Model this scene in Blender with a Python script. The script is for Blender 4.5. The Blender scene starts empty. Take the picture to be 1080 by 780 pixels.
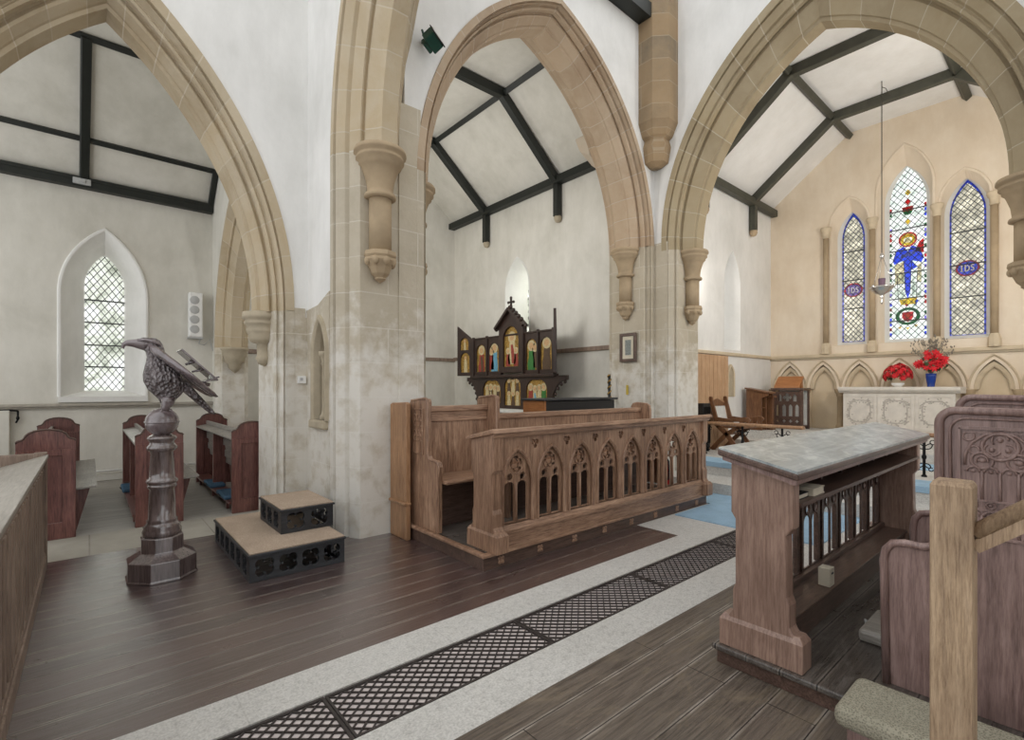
import bpy, bmesh, math, random
from mathutils import Vector, Matrix
from mathutils.geometry import tessellate_polygon
random.seed(7)
PI = math.pi
SC = bpy.context.scene
COL = SC.collection
def V(*a): return Vector(a)

# ------------------------------------------------------------------ mesh builder
class G:
    def __init__(s): s.v = []; s.f = []; s.m = []; s.uv = []; s.sm = []
    def add(s, vs, fs, mi=0, uvs=None, sm=False):
        b = len(s.v); s.v += [Vector(p) for p in vs]
        for k, f in enumerate(fs):
            s.f.append([b + i for i in f]); s.m.append(mi); s.sm.append(sm)
            s.uv.append(uvs[k] if uvs else None)
        return s
    def box(s, x0, x1, y0, y1, z0, z1, mi=0):
        return s.add([(x0,y0,z0),(x1,y0,z0),(x1,y1,z0),(x0,y1,z0),(x0,y0,z1),(x1,y0,z1),(x1,y1,z1),(x0,y1,z1)],
              [(0,3,2,1),(4,5,6,7),(0,1,5,4),(1,2,6,5),(2,3,7,6),(3,0,4,7)], mi)
    def bar(s, p, q, w, h, up=(0,0,1), mi=0):
        p = Vector(p); q = Vector(q); d = (q-p).normalized(); up = Vector(up)
        a = d.cross(up)
        if a.length < 1e-5: a = d.cross(Vector((1,0,0)))
        a.normalize(); b = a.cross(d).normalized()
        vs = []
        for c in (p, q):
            for i, j in ((-1,-1),(1,-1),(1,1),(-1,1)): vs.append(c + a*(i*w/2) + b*(j*h/2))
        return s.add(vs, [(0,1,2,3),(7,6,5,4),(0,4,5,1),(1,5,6,2),(2,6,7,3),(3,7,4,0)], mi)
    def tube(s, pts, r, n=8, mi=0, closed=False, flat=1.0, up=(0,0,1)):
        pts = [Vector(p) for p in pts]; N = len(pts)
        rs = r if isinstance(r, (list, tuple)) else [r]*N
        vs = []; prev = None
        for i, p in enumerate(pts):
            if closed: d = pts[(i+1) % N] - pts[i-1]
            else: d = pts[min(i+1, N-1)] - pts[max(i-1, 0)]
            d.normalize()
            a = d.cross(Vector(up)) if prev is None else prev - d*prev.dot(d)
            if a.length < 1e-4: a = d.cross(Vector((1,0,0)))
            if a.length < 1e-4: a = d.cross(Vector((0,1,0)))
            a.normalize(); prev = a; b = d.cross(a).normalized()
            for k in range(n):
                t = 2*PI*k/n; vs.append(p + a*math.cos(t)*rs[i] + b*math.sin(t)*rs[i]*flat)
        fs = []
        for i in range(N if closed else N-1):
            j = (i+1) % N
            for k in range(n):
                l = (k+1) % n; fs.append((i*n+k, i*n+l, j*n+l, j*n+k))
        if not closed: fs += [tuple(range(n))[::-1], tuple((N-1)*n+k for k in range(n))]
        return s.add(vs, fs, mi, None, n > 5)
    def lathe(s, prof, c, n=24, mi=0, ax='z', sm=True, sx=1.0, sy=1.0, rot=0.0):
        c = Vector(c); vs = []; fs = []; P = len(prof)
        for r, h in prof:
            for k in range(n):
                t = 2*PI*k/n + rot
                x, y = r*math.cos(t)*sx, r*math.sin(t)*sy
                vs.append(c + (Vector((x,y,h)) if ax == 'z' else Vector((h,x,y)) if ax == 'x' else Vector((x,h,y))))
        for i in range(P-1):
            for k in range(n):
                l = (k+1) % n; fs.append((i*n+k, i*n+l, (i+1)*n+l, (i+1)*n+k))
        s.add(vs, fs, mi, None, sm)
        b = len(s.v) - len(vs)
        for row in (0, P-1):
            if prof[row][0] > 1e-4:
                s.f.append([b+row*n+k for k in range(n)]); s.m.append(mi); s.uv.append(None); s.sm.append(False)
        return s
    def cyl(s, p, q, r, n=12, mi=0): return s.tube([p, q], r, n, mi)
    def ell(s, c, rx, ry, rz, nu=14, nv=9, mi=0, R=None):
        c = Vector(c); vs = []; fs = []
        for i in range(nv+1):
            ph = -PI/2 + PI*i/nv
            for k in range(nu):
                t = 2*PI*k/nu
                p = Vector((rx*math.cos(ph)*math.cos(t), ry*math.cos(ph)*math.sin(t), rz*math.sin(ph)))
                if R is not None: p = R @ p
                vs.append(c + p)
        for i in range(nv):
            for k in range(nu):
                l = (k+1) % nu; fs.append((i*nu+k, i*nu+l, (i+1)*nu+l, (i+1)*nu+k))
        return s.add(vs, fs, mi, None, True)
    def plate(s, fr, outer, holes=(), t=0.05, t0=0.0, mi=0, side=True, back=True, back_only=False):
        """2D loops in frame fr=(O,U,V,N), extruded from t0 to t0+t along N"""
        O, U, W, N = fr
        loops = [list(outer)] + [list(h) for h in holes]
        P3 = [[Vector((p[0], p[1], 0)) for p in L] for L in loops]
        tris = tessellate_polygon(P3)
        flat = [p for L in loops for p in L]; n = len(flat)
        A = [O + U*p[0] + W*p[1] + N*t0 for p in flat]
        B = [O + U*p[0] + W*p[1] + N*(t0+t) for p in flat]
        fs = [tuple(x) for x in tris]
        if back: fs += [tuple(i+n for i in x[::-1]) for x in tris]
        if side:
            b = 0
            for L in loops:
                m = len(L)
                for i in range(m): j = (i+1) % m; fs.append((b+i, b+j, b+j+n, b+i+n))
                b += m
        return s.add(A+B, fs, mi)
    def loft(s, rings, mi=0, close=True, caps=True, sm=True):
        n = len(rings[0]); vs = [p for r in rings for p in r]; fs = []
        for i in range(len(rings)-1):
            for k in range(n if close else n-1):
                l = (k+1) % n; fs.append((i*n+k, i*n+l, (i+1)*n+l, (i+1)*n+k))
        s.add(vs, fs, mi, None, sm)
        if caps and close:
            b = len(s.v)-len(vs)
            for row in (0, len(rings)-1):
                s.f.append([b+row*n+k for k in range(n)]); s.m.append(mi); s.uv.append(None); s.sm.append(False)
        return s
    def build(s, name, mats, parent=None, local=False, bevel=0, kind=None, seg=2, fixn=True):
        me = bpy.data.meshes.new(name)
        off = Vector((0,0,0))
        if parent is not None and not local: off = wloc(parent)
        me.from_pydata([tuple(p-off) for p in s.v], [], s.f)
        if not isinstance(mats, (list, tuple)): mats = [mats]
        for m in mats: me.materials.append(m)
        for p, mi, sm in zip(me.polygons, s.m, s.sm): p.material_index = mi; p.use_smooth = sm
        if any(u for u in s.uv):
            L = me.uv_layers.new(name='UVMap')
            for p, u in zip(me.polygons, s.uv):
                if u:
                    for li, c in zip(p.loop_indices, u): L.data[li].uv = c
        me.validate()
        if fixn:
            bm = bmesh.new(); bm.from_mesh(me)
            bmesh.ops.recalc_face_normals(bm, faces=bm.faces); bm.to_mesh(me); bm.free()
        me.update()
        o = bpy.data.objects.new(name, me); COL.objects.link(o)
        if parent is not None: o.parent = parent
        if kind: o['kind'] = kind
        if bevel:
            b = o.modifiers.new('Bevel', 'BEVEL'); b.width = bevel; b.segments = seg; b.limit_method = 'ANGLE'; b.angle_limit = math.radians(40)
        return o

def wloc(o):
    p = Vector((0,0,0))
    while o is not None: p += o.location; o = o.parent
    return p
def tag(o, label, cat, group=None, kind=None):
    o['label'] = label; o['category'] = cat
    if group: o['group'] = group
    if kind: o['kind'] = kind
    return o
def thing(name, label, cat, loc=(0,0,0), group=None, rz=0):
    o = bpy.data.objects.new(name, None); COL.objects.link(o)
    o.location = loc; o.rotation_euler = (0,0,rz); o.empty_display_size = .1
    return tag(o, label, cat, group)
def dup(root, loc, rz=None, label=None):
    r = root.copy(); COL.objects.link(r); r.location = loc
    if rz is not None: r.rotation_euler = (0,0,rz)
    if label: r['label'] = label
    for ch in list(root.children):
        c = ch.copy(); COL.objects.link(c); c.parent = r
        for g in list(ch.children):
            d = g.copy(); COL.objects.link(d); d.parent = c
    return r

# ------------------------------------------------------------------ 2D shapes
def FX(x): return (V(x,0,0), V(0,1,0), V(0,0,1), V(1,0,0))      # faces west, thickness to the east; (u,v)=(y,z)
def FY(y): return (V(0,y,0), V(1,0,0), V(0,0,1), V(0,1,0))      # faces south, thickness to the north; (u,v)=(x,z)
def FZ(z): return (V(0,0,z), V(1,0,0), V(0,1,0), V(0,0,1))
def rect(a, b, c, d): return [(a,c),(b,c),(b,d),(a,d)]
def arc_half(w, zs, rise, o=0.0, n=12, g=0.0):
    R = (rise*rise + w*w)/(2*w); c = R - w
    a0 = math.acos(max(-1, min(1, c/(R+o*(1+g)))))
    return [((R+o*(1+g*k/n))*math.cos(a0*k/n) - c, zs + (R+o*(1+g*k/n))*math.sin(a0*k/n)) for k in range(n+1)]
def arch(cx, w, z0, zs, rise, o=0.0, n=12, g=0.0):
    """closed pointed-arch loop, counter-clockwise from bottom left"""
    h = arc_half(w, zs, rise, o, n, g)
    h[-1] = (0.0, h[-1][1])
    L = [(cx-w-o, z0), (cx+w+o, z0)] + [(cx+d, z) for d, z in h] + [(cx-d, z) for d, z in h[-2::-1]]
    return L
def circ(cx, cz, r, n=16, a0=0): return [(cx+r*math.cos(a0+2*PI*k/n), cz+r*math.sin(a0+2*PI*k/n)) for k in range(n)]
def foil(cx, cz, r, lobes=4, a0=0, depth=.45, n=6):
    """lobed loop"""
    out = []; rl = r*depth; d = r-rl
    for k in range(lobes):
        a = a0+2*PI*k/lobes
        sp = PI/2 + PI/lobes*.65
        for i in range(n+1):
            t = a - sp + 2*sp*i/n
            out.append((cx+d*math.cos(a)+rl*math.cos(t), cz+d*math.sin(a)+rl*math.sin(t)))
    return out
def arch_mould(g, fr, cx, w, zs, rise, prof, zbase, n=26, gr=0.0, uvs=1.0):
    O, U, W, N = fr
    path = []
    rows = []
    for (o, t) in prof:
        h = arc_half(w, zs, rise, o, n, gr)
        h[-1] = (0.0, h[-1][1])
        pts = ([(w+o, zbase)] if zbase is not None else []) + h
        full = [(cx+d, z) for d, z in pts] + [(cx-d, z) for d, z in pts[-2::-1]]
        rows.append([O + U*p[0] + W*p[1] + N*t for p in full])
    m = len(rows[0])
    ref = rows[len(rows)//2]
    L = [0.0]
    for i in range(1, m): L.append(L[-1] + (ref[i]-ref[i-1]).length)
    C = [0.0]
    for i in range(1, len(prof)): C.append(C[-1] + math.hypot(prof[i][0]-prof[i-1][0], prof[i][1]-prof[i-1][1]))
    vs = [p for r in rows for p in r]; fs = []; uv = []
    for i in range(len(prof)-1):
        for k in range(m-1):
            fs.append((i*m+k, i*m+k+1, (i+1)*m+k+1, (i+1)*m+k))
            uv.append([(L[k]*uvs, C[i]), (L[k+1]*uvs, C[i]), (L[k+1]*uvs, C[i+1]), (L[k]*uvs, C[i+1])])
    g.add(vs, fs, 0, uv)
    if zbase is None or True:
        b = len(g.v)-len(vs)
        for k in (0, m-1):
            g.f.append([b+i*m+k for i in range(len(prof))]); g.m.append(0); g.uv.append(None); g.sm.append(False)
    return g

# ------------------------------------------------------------------ materials
class NT:
    def __init__(s, name):
        s.mat = bpy.data.materials.new(name); s.mat.use_nodes = True
        s.t = s.mat.node_tree; s.t.nodes.clear()
        s.out = s.n('ShaderNodeOutputMaterial')
    def n(s, typ, **kw):
        x = s.t.nodes.new(typ)
        for k, v in kw.items():
            if k.startswith('_'): setattr(x, k[1:], v)
            else: x.inputs[k.replace('__', ' ')].default_value = v
        return x
    def l(s, a, b): s.t.links.new(a, b)
def rgb(*c): return (c[0], c[1], c[2], 1.0)
def hx(h):
    h = h.lstrip('#'); c = [int(h[i:i+2], 16)/255 for i in (0,2,4)]
    return tuple((x/12.92 if x <= .04045 else ((x+.055)/1.055)**2.4) for x in c) + (1.0,)
def coords(t, scale=(1,1,1), uv=False):
    tc = t.n('ShaderNodeTexCoord'); mp = t.n('ShaderNodeMapping'); mp.inputs['Scale'].default_value = scale
    t.l(tc.outputs['UV' if uv else 'Object'], mp.inputs['Vector'])
    return mp.outputs['Vector']
def ramp(t, fac, stops):
    r = t.n('ShaderNodeValToRGB'); e = r.color_ramp.elements
    e[0].position, e[0].color = stops[0]; e[1].position, e[1].color = stops[-1]
    for p, c in stops[1:-1]:
        x = e.new(p); x.color = c
    t.l(fac, r.inputs['Fac']); return r.outputs['Color']
def noise(t, vec, sc, det=4, rough=.6, dist=0):
    n = t.n('ShaderNodeTexNoise', Scale=sc, Detail=det, Roughness=rough, Distortion=dist); t.l(vec, n.inputs['Vector']); return n.outputs['Fac']
def mix(t, fac, a, b, mode='MIX'):
    m = t.n('ShaderNodeMix', _data_type='RGBA', _blend_type=mode)
    for s, x in ((0, fac), (6, a), (7, b)):
        if hasattr(x, 'is_linked'): t.l(x, m.inputs[s])
        else: m.inputs[s].default_value = x
    return m.outputs[2]
def finish(t, col, rough=.6, bump=None, bs=.2, bd=.01, spec=.5, metal=0, rough_tex=None, coat=0, coat_rough=.2, coat_ior=1.5):
    b = t.n('ShaderNodeBsdfPrincipled')
    if hasattr(col, 'is_linked'): t.l(col, b.inputs['Base Color'])
    else: b.inputs['Base Color'].default_value = col
    b.inputs['Roughness'].default_value = rough; b.inputs['Metallic'].default_value = metal
    b.inputs['Specular IOR Level'].default_value = spec
    if rough_tex is not None: t.l(rough_tex, b.inputs['Roughness'])
    b.inputs['Coat Weight'].default_value = coat; b.inputs['Coat Roughness'].default_value = coat_rough; b.inputs['Coat IOR'].default_value = coat_ior
    if bump is not None:
        bp = t.n('ShaderNodeBump', Strength=bs, Distance=bd); t.l(bump, bp.inputs['Height']); t.l(bp.outputs['Normal'], b.inputs['Normal']); t.l(bp.outputs['Normal'], b.inputs['Coat Normal'])
    t.l(b.outputs['BSDF'], t.out.inputs['Surface']); return t.mat
def plain(name, c, rough=.6, metal=0, var=.12, sc=14, spec=.5):
    t = NT(name); v = coords(t); f = noise(t, v, sc)
    d = tuple(x*(1-var*2) for x in c[:3])+(1,); e = tuple(min(1, x*(1+var)) for x in c[:3])+(1,)
    return finish(t, ramp(t, f, [(.3, d), (.7, e)]), rough, f, .1, .005, spec, metal)
def plaster(name, c1, c2, c3):
    t = NT(name); v = coords(t)
    f = noise(t, v, .9, 6, .62, .3); f2 = noise(t, coords(t, (1,1,.35)), 3.5, 5, .7)
    col = ramp(t, f, [(.32, c1), (.5, c2), (.68, c3)])
    col = mix(t, .35, col, ramp(t, f2, [(.35, c1), (.65, c3)]), 'MIX')
    return finish(t, col, .9, noise(t, v, 22, 5), .12, .01, .2)
def wood(name, dark, mid, light, ax='x', rough=.45, sc=1.0, bs=.15, spec=.5, coat=0):
    t = NT(name)
    s = {'x': (1.2,14,14), 'y': (14,1.2,14), 'z': (14,14,1.2)}[ax]
    v = coords(t, tuple(k*sc for k in s)); f = noise(t, v, 1.6, 7, .68, .6)
    v2 = coords(t, tuple(k*sc*3.2 for k in s)); g = noise(t, v2, 2.2, 5, .7)
    big = noise(t, coords(t), 1.7, 3)
    col = ramp(t, f, [(.28, dark), (.5, mid), (.72, light)])
    col = mix(t, .4, col, ramp(t, g, [(.35, dark), (.6, light)]))
    col = mix(t, ramp(t, big, [(.4, rgb(0,0,0)), (.7, rgb(.5,.5,.5))]), col, dark)
    return finish(t, col, rough, g, bs, .004, spec, coat=coat, coat_rough=.15, coat_ior=1.7)
def ashlar(name, cols, mortar, bw=.5, rh=.26, uv=False, white=0.0, swap=None, msize=.006):
    """dressed stone in courses. swap: which object axes run along the course / up"""
    t = NT(name)
    tc = t.n('ShaderNodeTexCoord')
    if uv: vec = tc.outputs['UV']
    else:
        sp = t.n('ShaderNodeSeparateXYZ'); t.l(tc.outputs['Object'], sp.inputs[0])
        cb = t.n('ShaderNodeCombineXYZ')
        if swap in (None, 'x+y'):
            ad = t.n('ShaderNodeMath', _operation='ADD'); t.l(sp.outputs[0], ad.inputs[0]); t.l(sp.outputs[1], ad.inputs[1]); t.l(ad.outputs[0], cb.inputs[0]); t.l(sp.outputs[2], cb.inputs[1])
        else:
            t.l(sp.outputs['XYZ'.index(swap[0])], cb.inputs[0]); t.l(sp.outputs['XYZ'.index(swap[1])], cb.inputs[1])
        vec = cb.outputs[0]
    b = t.n('ShaderNodeTexBrick', Scale=1.0); b.inputs['Mortar Size'].default_value = msize; b.inputs['Brick Width'].default_value = bw; b.inputs['Row Height'].default_value = rh
    b.inputs['Mortar Smooth'].default_value = .1; b.inputs['Bias'].default_value = 0
    b.inputs['Color1'].default_value = cols[0]; b.inputs['Color2'].default_value = cols[1]; b.inputs['Mortar'].default_value = mortar
    t.l(vec, b.inputs['Vector'])
    ov = coords(t)
    f = noise(t, ov, 2.2, 7, .65, .4); f2 = noise(t, ov, 14, 5, .7)
    col = mix(t, ramp(t, f, [(.35, rgb(0,0,0)), (.7, rgb(.75,.75,.75))]), b.outputs['Color'], cols[2])
    col = mix(t, .28, col, ramp(t, f2, [(.3, tuple(x*.6 for x in cols[0][:3])+(1,)), (.7, cols[1])]))
    if white:
        g = noise(t, ov, 5.5, 6, .6, .15)
        sp2 = t.n('ShaderNodeSeparateXYZ'); t.l(tc.outputs['Object'], sp2.inputs[0])
        mr = t.n('ShaderNodeMapRange'); mr.inputs['From Min'].default_value = 2.6; mr.inputs['From Max'].default_value = 1.4; mr.inputs['To Min'].default_value = -.25; mr.inputs['To Max'].default_value = .16
        t.l(sp2.outputs[2], mr.inputs['Value'])
        ad = t.n('ShaderNodeMath', _operation='ADD'); t.l(g, ad.inputs[0]); t.l(mr.outputs[0], ad.inputs[1])
        col = mix(t, ramp(t, ad.outputs[0], [(.40, rgb(0,0,0)), (.68, rgb(white*.85,white*.85,white*.85))]), col, hx('#e2dfd8'))
    h = t.n('ShaderNodeMath', _operation='MULTIPLY_ADD'); t.l(b.outputs['Fac'], h.inputs[0]); h.inputs[1].default_value = -.6; t.l(f2, h.inputs[2])
    return finish(t, col, .88, h.outputs[0], .35, .012, .2)
def boards(name, c1, c2, c3, gap, w=.13, ln=2.6, rough=.3, worn=None, wornamt=.5, spec=.5, bs=.25, coat=0, coat_rough=.2, coat_ior=1.5, edge=None, speck=None, gapw=.004):
    """boards along X: seams, lighter worn edges, grain, scuffs, specks; tone differs from board to board"""
    t = NT(name); v = coords(t); v.node.inputs['Location'].default_value = (17.3, .04, 0)
    def br(ms, sm=.3, a=c1, b_=c2, m=gap, wid=None):
        b = t.n('ShaderNodeTexBrick', Scale=1.0); b.offset = .43; b.offset_frequency = 2
        b.inputs['Mortar Size'].default_value = ms; b.inputs['Brick Width'].default_value = wid or ln; b.inputs['Row Height'].default_value = w; b.inputs['Mortar Smooth'].default_value = sm
        b.inputs['Color1'].default_value = a; b.inputs['Color2'].default_value = b_; b.inputs['Mortar'].default_value = m
        t.l(v, b.inputs['Vector']); return b
    b = br(gapw)
    g = noise(t, coords(t, (1.1, 26, 26)), 2.4, 8, .75, .8)
    col = mix(t, ramp(t, g, [(.38, rgb(0,0,0)), (.66, rgb(.9,.9,.9))]), b.outputs['Color'], c3)
    big = noise(t, coords(t, (.8, 2.2, 1)), 3.0, 9, .75, .8)
    if edge:
        eb = br(.016, .6, rgb(0,0,0), rgb(0,0,0), rgb(1,1,1), 400.0); en = noise(t, coords(t, (1.2, 5, 6)), 3, 6, .7)
        f = t.n('ShaderNodeMath', _operation='MULTIPLY'); t.l(eb.outputs['Fac'], f.inputs[0]); t.l(ramp(t, en, [(.38, rgb(0,0,0)), (.58, rgb(.85,.85,.85))]), f.inputs[1])
        col = mix(t, f.outputs[0], col, edge)
        col = mix(t, b.outputs['Fac'], col, gap)
    if worn: col = mix(t, ramp(t, big, [(.50, rgb(0,0,0)), (.68, rgb(wornamt,wornamt,wornamt))]), col, worn)
    if speck:
        sn = noise(t, coords(t, (2.0, 5.5, 1)), 9.0, 7, .72, .4); sm2 = noise(t, v, 1.3, 4)
        f = t.n('ShaderNodeMath', _operation='MULTIPLY'); t.l(ramp(t, sn, [(.66, rgb(0,0,0)), (.72, rgb(.85,.85,.85))]), f.inputs[0]); t.l(ramp(t, sm2, [(.4, rgb(0,0,0)), (.6, rgb(1,1,1))]), f.inputs[1])
        col = mix(t, f.outputs[0], col, speck)
    rr = t.n('ShaderNodeMapRange'); rr.inputs['From Min'].default_value = .3; rr.inputs['From Max'].default_value = .7; rr.inputs['To Min'].default_value = rough*.65; rr.inputs['To Max'].default_value = rough*1.6
    t.l(big, rr.inputs['Value'])
    h = t.n('ShaderNodeMath', _operation='MULTIPLY_ADD'); t.l(b.outputs['Fac'], h.inputs[0]); h.inputs[1].default_value = -1.2; t.l(g, h.inputs[2])
    return finish(t, col, rough, h.outputs[0], bs, .006, spec, 0, rr.outputs[0], coat, coat_rough, coat_ior)
def weave(name, c1, c2, sc=120, rough=.95):
    t = NT(name); v = coords(t)
    w1 = t.n('ShaderNodeTexVoronoi', Scale=sc); t.l(v, w1.inputs['Vector'])
    n = noise(t, v, 4, 5); col = ramp(t, w1.outputs['Distance'], [(.1, c2), (.6, c1)])
    col = mix(t, ramp(t, n, [(.4, rgb(0,0,0)), (.75, rgb(.4,.4,.4))]), col, tuple(x*.55 for x in c1[:3])+(1,))
    return finish(t, col, rough, w1.outputs['Distance'], .5, .004, .1)
def pane(name, tint, amt, var, sc=5):
    """translucent leaded window glass: lets tinted daylight through"""
    t = NT(name); v = coords(t); f = noise(t, v, sc, 5, .65, .4)
    col = ramp(t, f, [(.3, var), (.5, tint), (.68, tuple(min(1, x*1.35) for x in tint[:3])+(1,))])
    tr = t.n('ShaderNodeBsdfTransparent'); t.l(col, tr.inputs['Color'])
    gl = t.n('ShaderNodeBsdfGlossy', Roughness=.25); gl.inputs['Color'].default_value = (.9,.9,.9,1)
    m = t.n('ShaderNodeMixShader', Fac=.06); t.l(tr.outputs[0], m.inputs[1]); t.l(gl.outputs[0], m.inputs[2])
    t.l(m.outputs[0], t.out.inputs['Surface']); return t.mat

def slabs(name, c1, c2, c3, joint):
    t = NT(name); v = coords(t)
    b = t.n('ShaderNodeTexBrick', Scale=1.0); b.inputs['Mortar Size'].default_value = .004; b.inputs['Brick Width'].default_value = 1.05; b.inputs['Row Height'].default_value = 5.0; b.inputs['Mortar Smooth'].default_value = .2
    b.inputs['Color1'].default_value = c1; b.inputs['Color2'].default_value = c2; b.inputs['Mortar'].default_value = joint; t.l(v, b.inputs['Vector'])
    f = noise(t, v, 3.0, 8, .7, .5); f2 = noise(t, v, 26, 6, .75); f3 = noise(t, v, 90, 3, .6)
    col = mix(t, .45, b.outputs['Color'], ramp(t, f, [(.3, tuple(x*.62 for x in c2[:3])+(1,)), (.55, c1), (.7, c3)]))
    col = mix(t, .5, col, ramp(t, f2, [(.32, tuple(x*.5 for x in c2[:3])+(1,)), (.5, c1), (.68, c3)]))
    col = mix(t, .3, col, ramp(t, f3, [(.35, tuple(x*.5 for x in c2[:3])+(1,)), (.6, c3)]))
    h = t.n('ShaderNodeMath', _operation='MULTIPLY_ADD'); t.l(b.outputs['Fac'], h.inputs[0]); h.inputs[1].default_value = -.8; t.l(f2, h.inputs[2])
    return finish(t, col, .7, h.outputs[0], .25, .008, .35)
M = {}
M['plaster'] = plaster('white_plaster', hx('#d6d5d1'), hx('#e4e3e0'), hx('#eeedea'))
M['plaster_grey'] = plaster('grey_plaster', hx('#c3c0b6'), hx('#d6d3ca'), hx('#e0ddd5'))  # slightly greyer than the white plaster, for aisle and chapel
M['plaster_cream'] = plaster('cream_plaster', hx('#d3c2ab'), hx('#dfd0bb'), hx('#e7dbc9'))
M['ceil'] = plaster('ceiling_plaster', hx('#dcdad6'), hx('#e6e5e2'), hx('#eeedeb'))
TAN = (hx('#c6b496'), hx('#a08f75'), hx('#d2c7b2'))
ROSE = (hx('#c2aa8f'), hx('#a38d76'), hx('#cdbda7'))
M['vous'] = ashlar('tan_arch_stone', TAN, hx('#cfc5b2'), .34, 3.0, uv=True, msize=.006)
M['vous_rose'] = ashlar('rose_arch_stone', ROSE, hx('#c9bfb0'), .30, 3.0, uv=True, msize=.006)
M['vous_grey'] = ashlar('grey_tan_arch_stone', (hx('#b3a283'), hx('#8f8169'), hx('#bdb096')), hx('#cbc2b0'), .36, 3.0, uv=True, msize=.006)
M['ashlar'] = ashlar('pier_ashlar', (hx('#c6baa4'), hx('#b5ab98'), hx('#d0c7b6')), hx('#d6d1c6'), .62, .34, white=.9)
M['carved'] = plain('carved_stone', hx('#b6aa94'), .85, 0, .08, 6, .2)
M['carved_cream'] = plain('cream_carved_stone', hx('#cdbda3'), .85, 0, .07, 5, .2)
M['shaft'] = plain('tan_shaft_stone', hx('#b09c80'), .85, 0, .08, 5, .2)
M['alabaster'] = plain('white_altar_stone', hx('#d5cfc6'), .7, 0, .06, 8, .3)
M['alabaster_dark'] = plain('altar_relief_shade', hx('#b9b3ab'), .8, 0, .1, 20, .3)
M['slab'] = slabs('floor_slabs', hx('#cfcdc8'), hx('#b9b6b0'), hx('#dfddd8'), hx('#98948c'))
M['slab_old'] = ashlar('worn_threshold_slabs', (hx('#aaa69b'), hx('#958f82'), hx('#c0bbb0')), hx('#77736a'), .95, 5.0, swap='XY', msize=.006)
M['floor_dark'] = boards('dark_floorboards', hx('#492e2a'), hx('#2a2322'), hx('#5c4b4a'), hx('#120d0c'), .165, 60.0, .32, hx('#6b605e'), .35, coat=1, coat_rough=.15, coat_ior=2.6, edge=hx('#a09287'), speck=hx('#bdb7b2'), gapw=.005, bs=.4)
M['floor_worn'] = boards('worn_brown_floorboards', hx('#5a5048'), hx('#453c35'), hx('#7f7468'), hx('#211b17'), .2, 1.7, .42, hx('#8f806a'), .55, edge=hx('#a39b90'), speck=hx('#c0bab2'), gapw=.003)
M['floor_grey'] = boards('grey_floorboards', hx('#96928a'), hx('#827e76'), hx('#aca79f'), hx('#4c4945'), .15, 3.0, .45, hx('#bab6ae'), .4)
M['floor_stall'] = boards('stall_floorboards', hx('#3d3530'), hx('#2d2723'), hx('#6a625b'), hx('#100d0b'), .16, 2.8, .3, hx('#8d8882'), .6, coat=.6, coat_rough=.25, edge=hx('#7a726a'))
M['oak'] = wood('stall_oak', hx('#543a2b'), hx('#9a755d'), hx('#cba88c'), 'x', .38)
M['oak_v'] = wood('stall_oak_upright', hx('#543a2b'), hx('#9a755d'), hx('#cba88c'), 'z', .38)
M['oak_warm'] = wood('warm_oak_upright', hx('#6d4c34'), hx('#a37a57'), hx('#c19a76'), 'z', .4)
M['oak_dark'] = wood('dark_and_shaded_oak', hx('#33251f'), hx('#58433a'), hx('#7a6256'), 'x', .34)  # real dark oak; inside the desks also shade put into the colour
M['oak_dark_v'] = wood('dark_oak_upright', hx('#674f44'), hx('#a08171'), hx('#c6a897'), 'z', .36)
M['oak_plum'] = wood('plum_oak_upright', hx('#5f4a46'), hx('#947972'), hx('#b79c95'), 'z', .32)
M['oak_pale'] = wood('pale_weathered_oak', hx('#6b5543'), hx('#aa8f70'), hx('#cab092'), 'z', .6, 2.2, .5)
M['oak_light'] = wood('light_boarding', hx('#a37f5e'), hx('#c9a47f'), hx('#dcba98'), 'z', .5)
M['oak_orange'] = wood('orange_varnished_oak', hx('#7a4a26'), hx('#a56a3a'), hx('#b97d4b'), 'y', .4)
M['pew'] = wood('red_stained_pine', hx('#3a2120'), hx('#6b433e'), hx('#94675c'), 'z', .28)
M['pew_grey'] = wood('greyed_pew_boards', hx('#5f5a54'), hx('#8d8881'), hx('#a8a39b'), 'y', .4)
M['screen'] = wood('greyed_screen_oak', hx('#5c4c41'), hx('#8d7868'), hx('#aa9686'), 'z', .5)
M['screen_top'] = wood('worn_desk_board', hx('#7e786f'), hx('#a39d94'), hx('#bab5ac'), 'y', .4)
def desk_board():
    t = NT('sheen_toned_desk_board'); v = coords(t, (1.2,14,14)); f = noise(t, v, 1.6, 7, .68, .6)
    big = noise(t, coords(t, (1,1.6,1)), 5.5, 8, .72, .8); g = noise(t, coords(t, (4,40,40)), 2.2, 5, .7)
    col = ramp(t, f, [(.28, hx('#757d80')), (.5, hx('#99a1a3')), (.72, hx('#b0b8b8'))])
    col = mix(t, ramp(t, big, [(.48, rgb(0,0,0)), (.66, rgb(.8,.8,.8))]), col, hx('#d3d9d4'))  # pale sheen and blotches put into the board's colour
    return finish(t, col, .3, g, .12, .004, .5, coat=.5, coat_rough=.2)
M['desk_top'] = desk_board()
def polished(name, c1, c2, c3):
    t = NT(name); f = noise(t, coords(t), 7, 6, .65, .6); g = noise(t, coords(t, (30,30,6)), 2, 4)
    col = ramp(t, f, [(.3, c1), (.5, c2), (.7, c3)])
    return finish(t, col, .26, g, .12, .003, .6, coat=.7, coat_rough=.18, coat_ior=1.7)
M['eagle'] = polished('polished_dark_carving', hx('#4a3c3b'), hx('#6d6163'), hx('#8e8587'))
M['oak_brown'] = wood('brown_furniture_oak', hx('#3f281a'), hx('#714b32'), hx('#946a48'), 'z', .38)
M['string'] = plain('grey_string_stone', hx('#a9a398'), .85, 0, .1, 6, .2)
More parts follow.
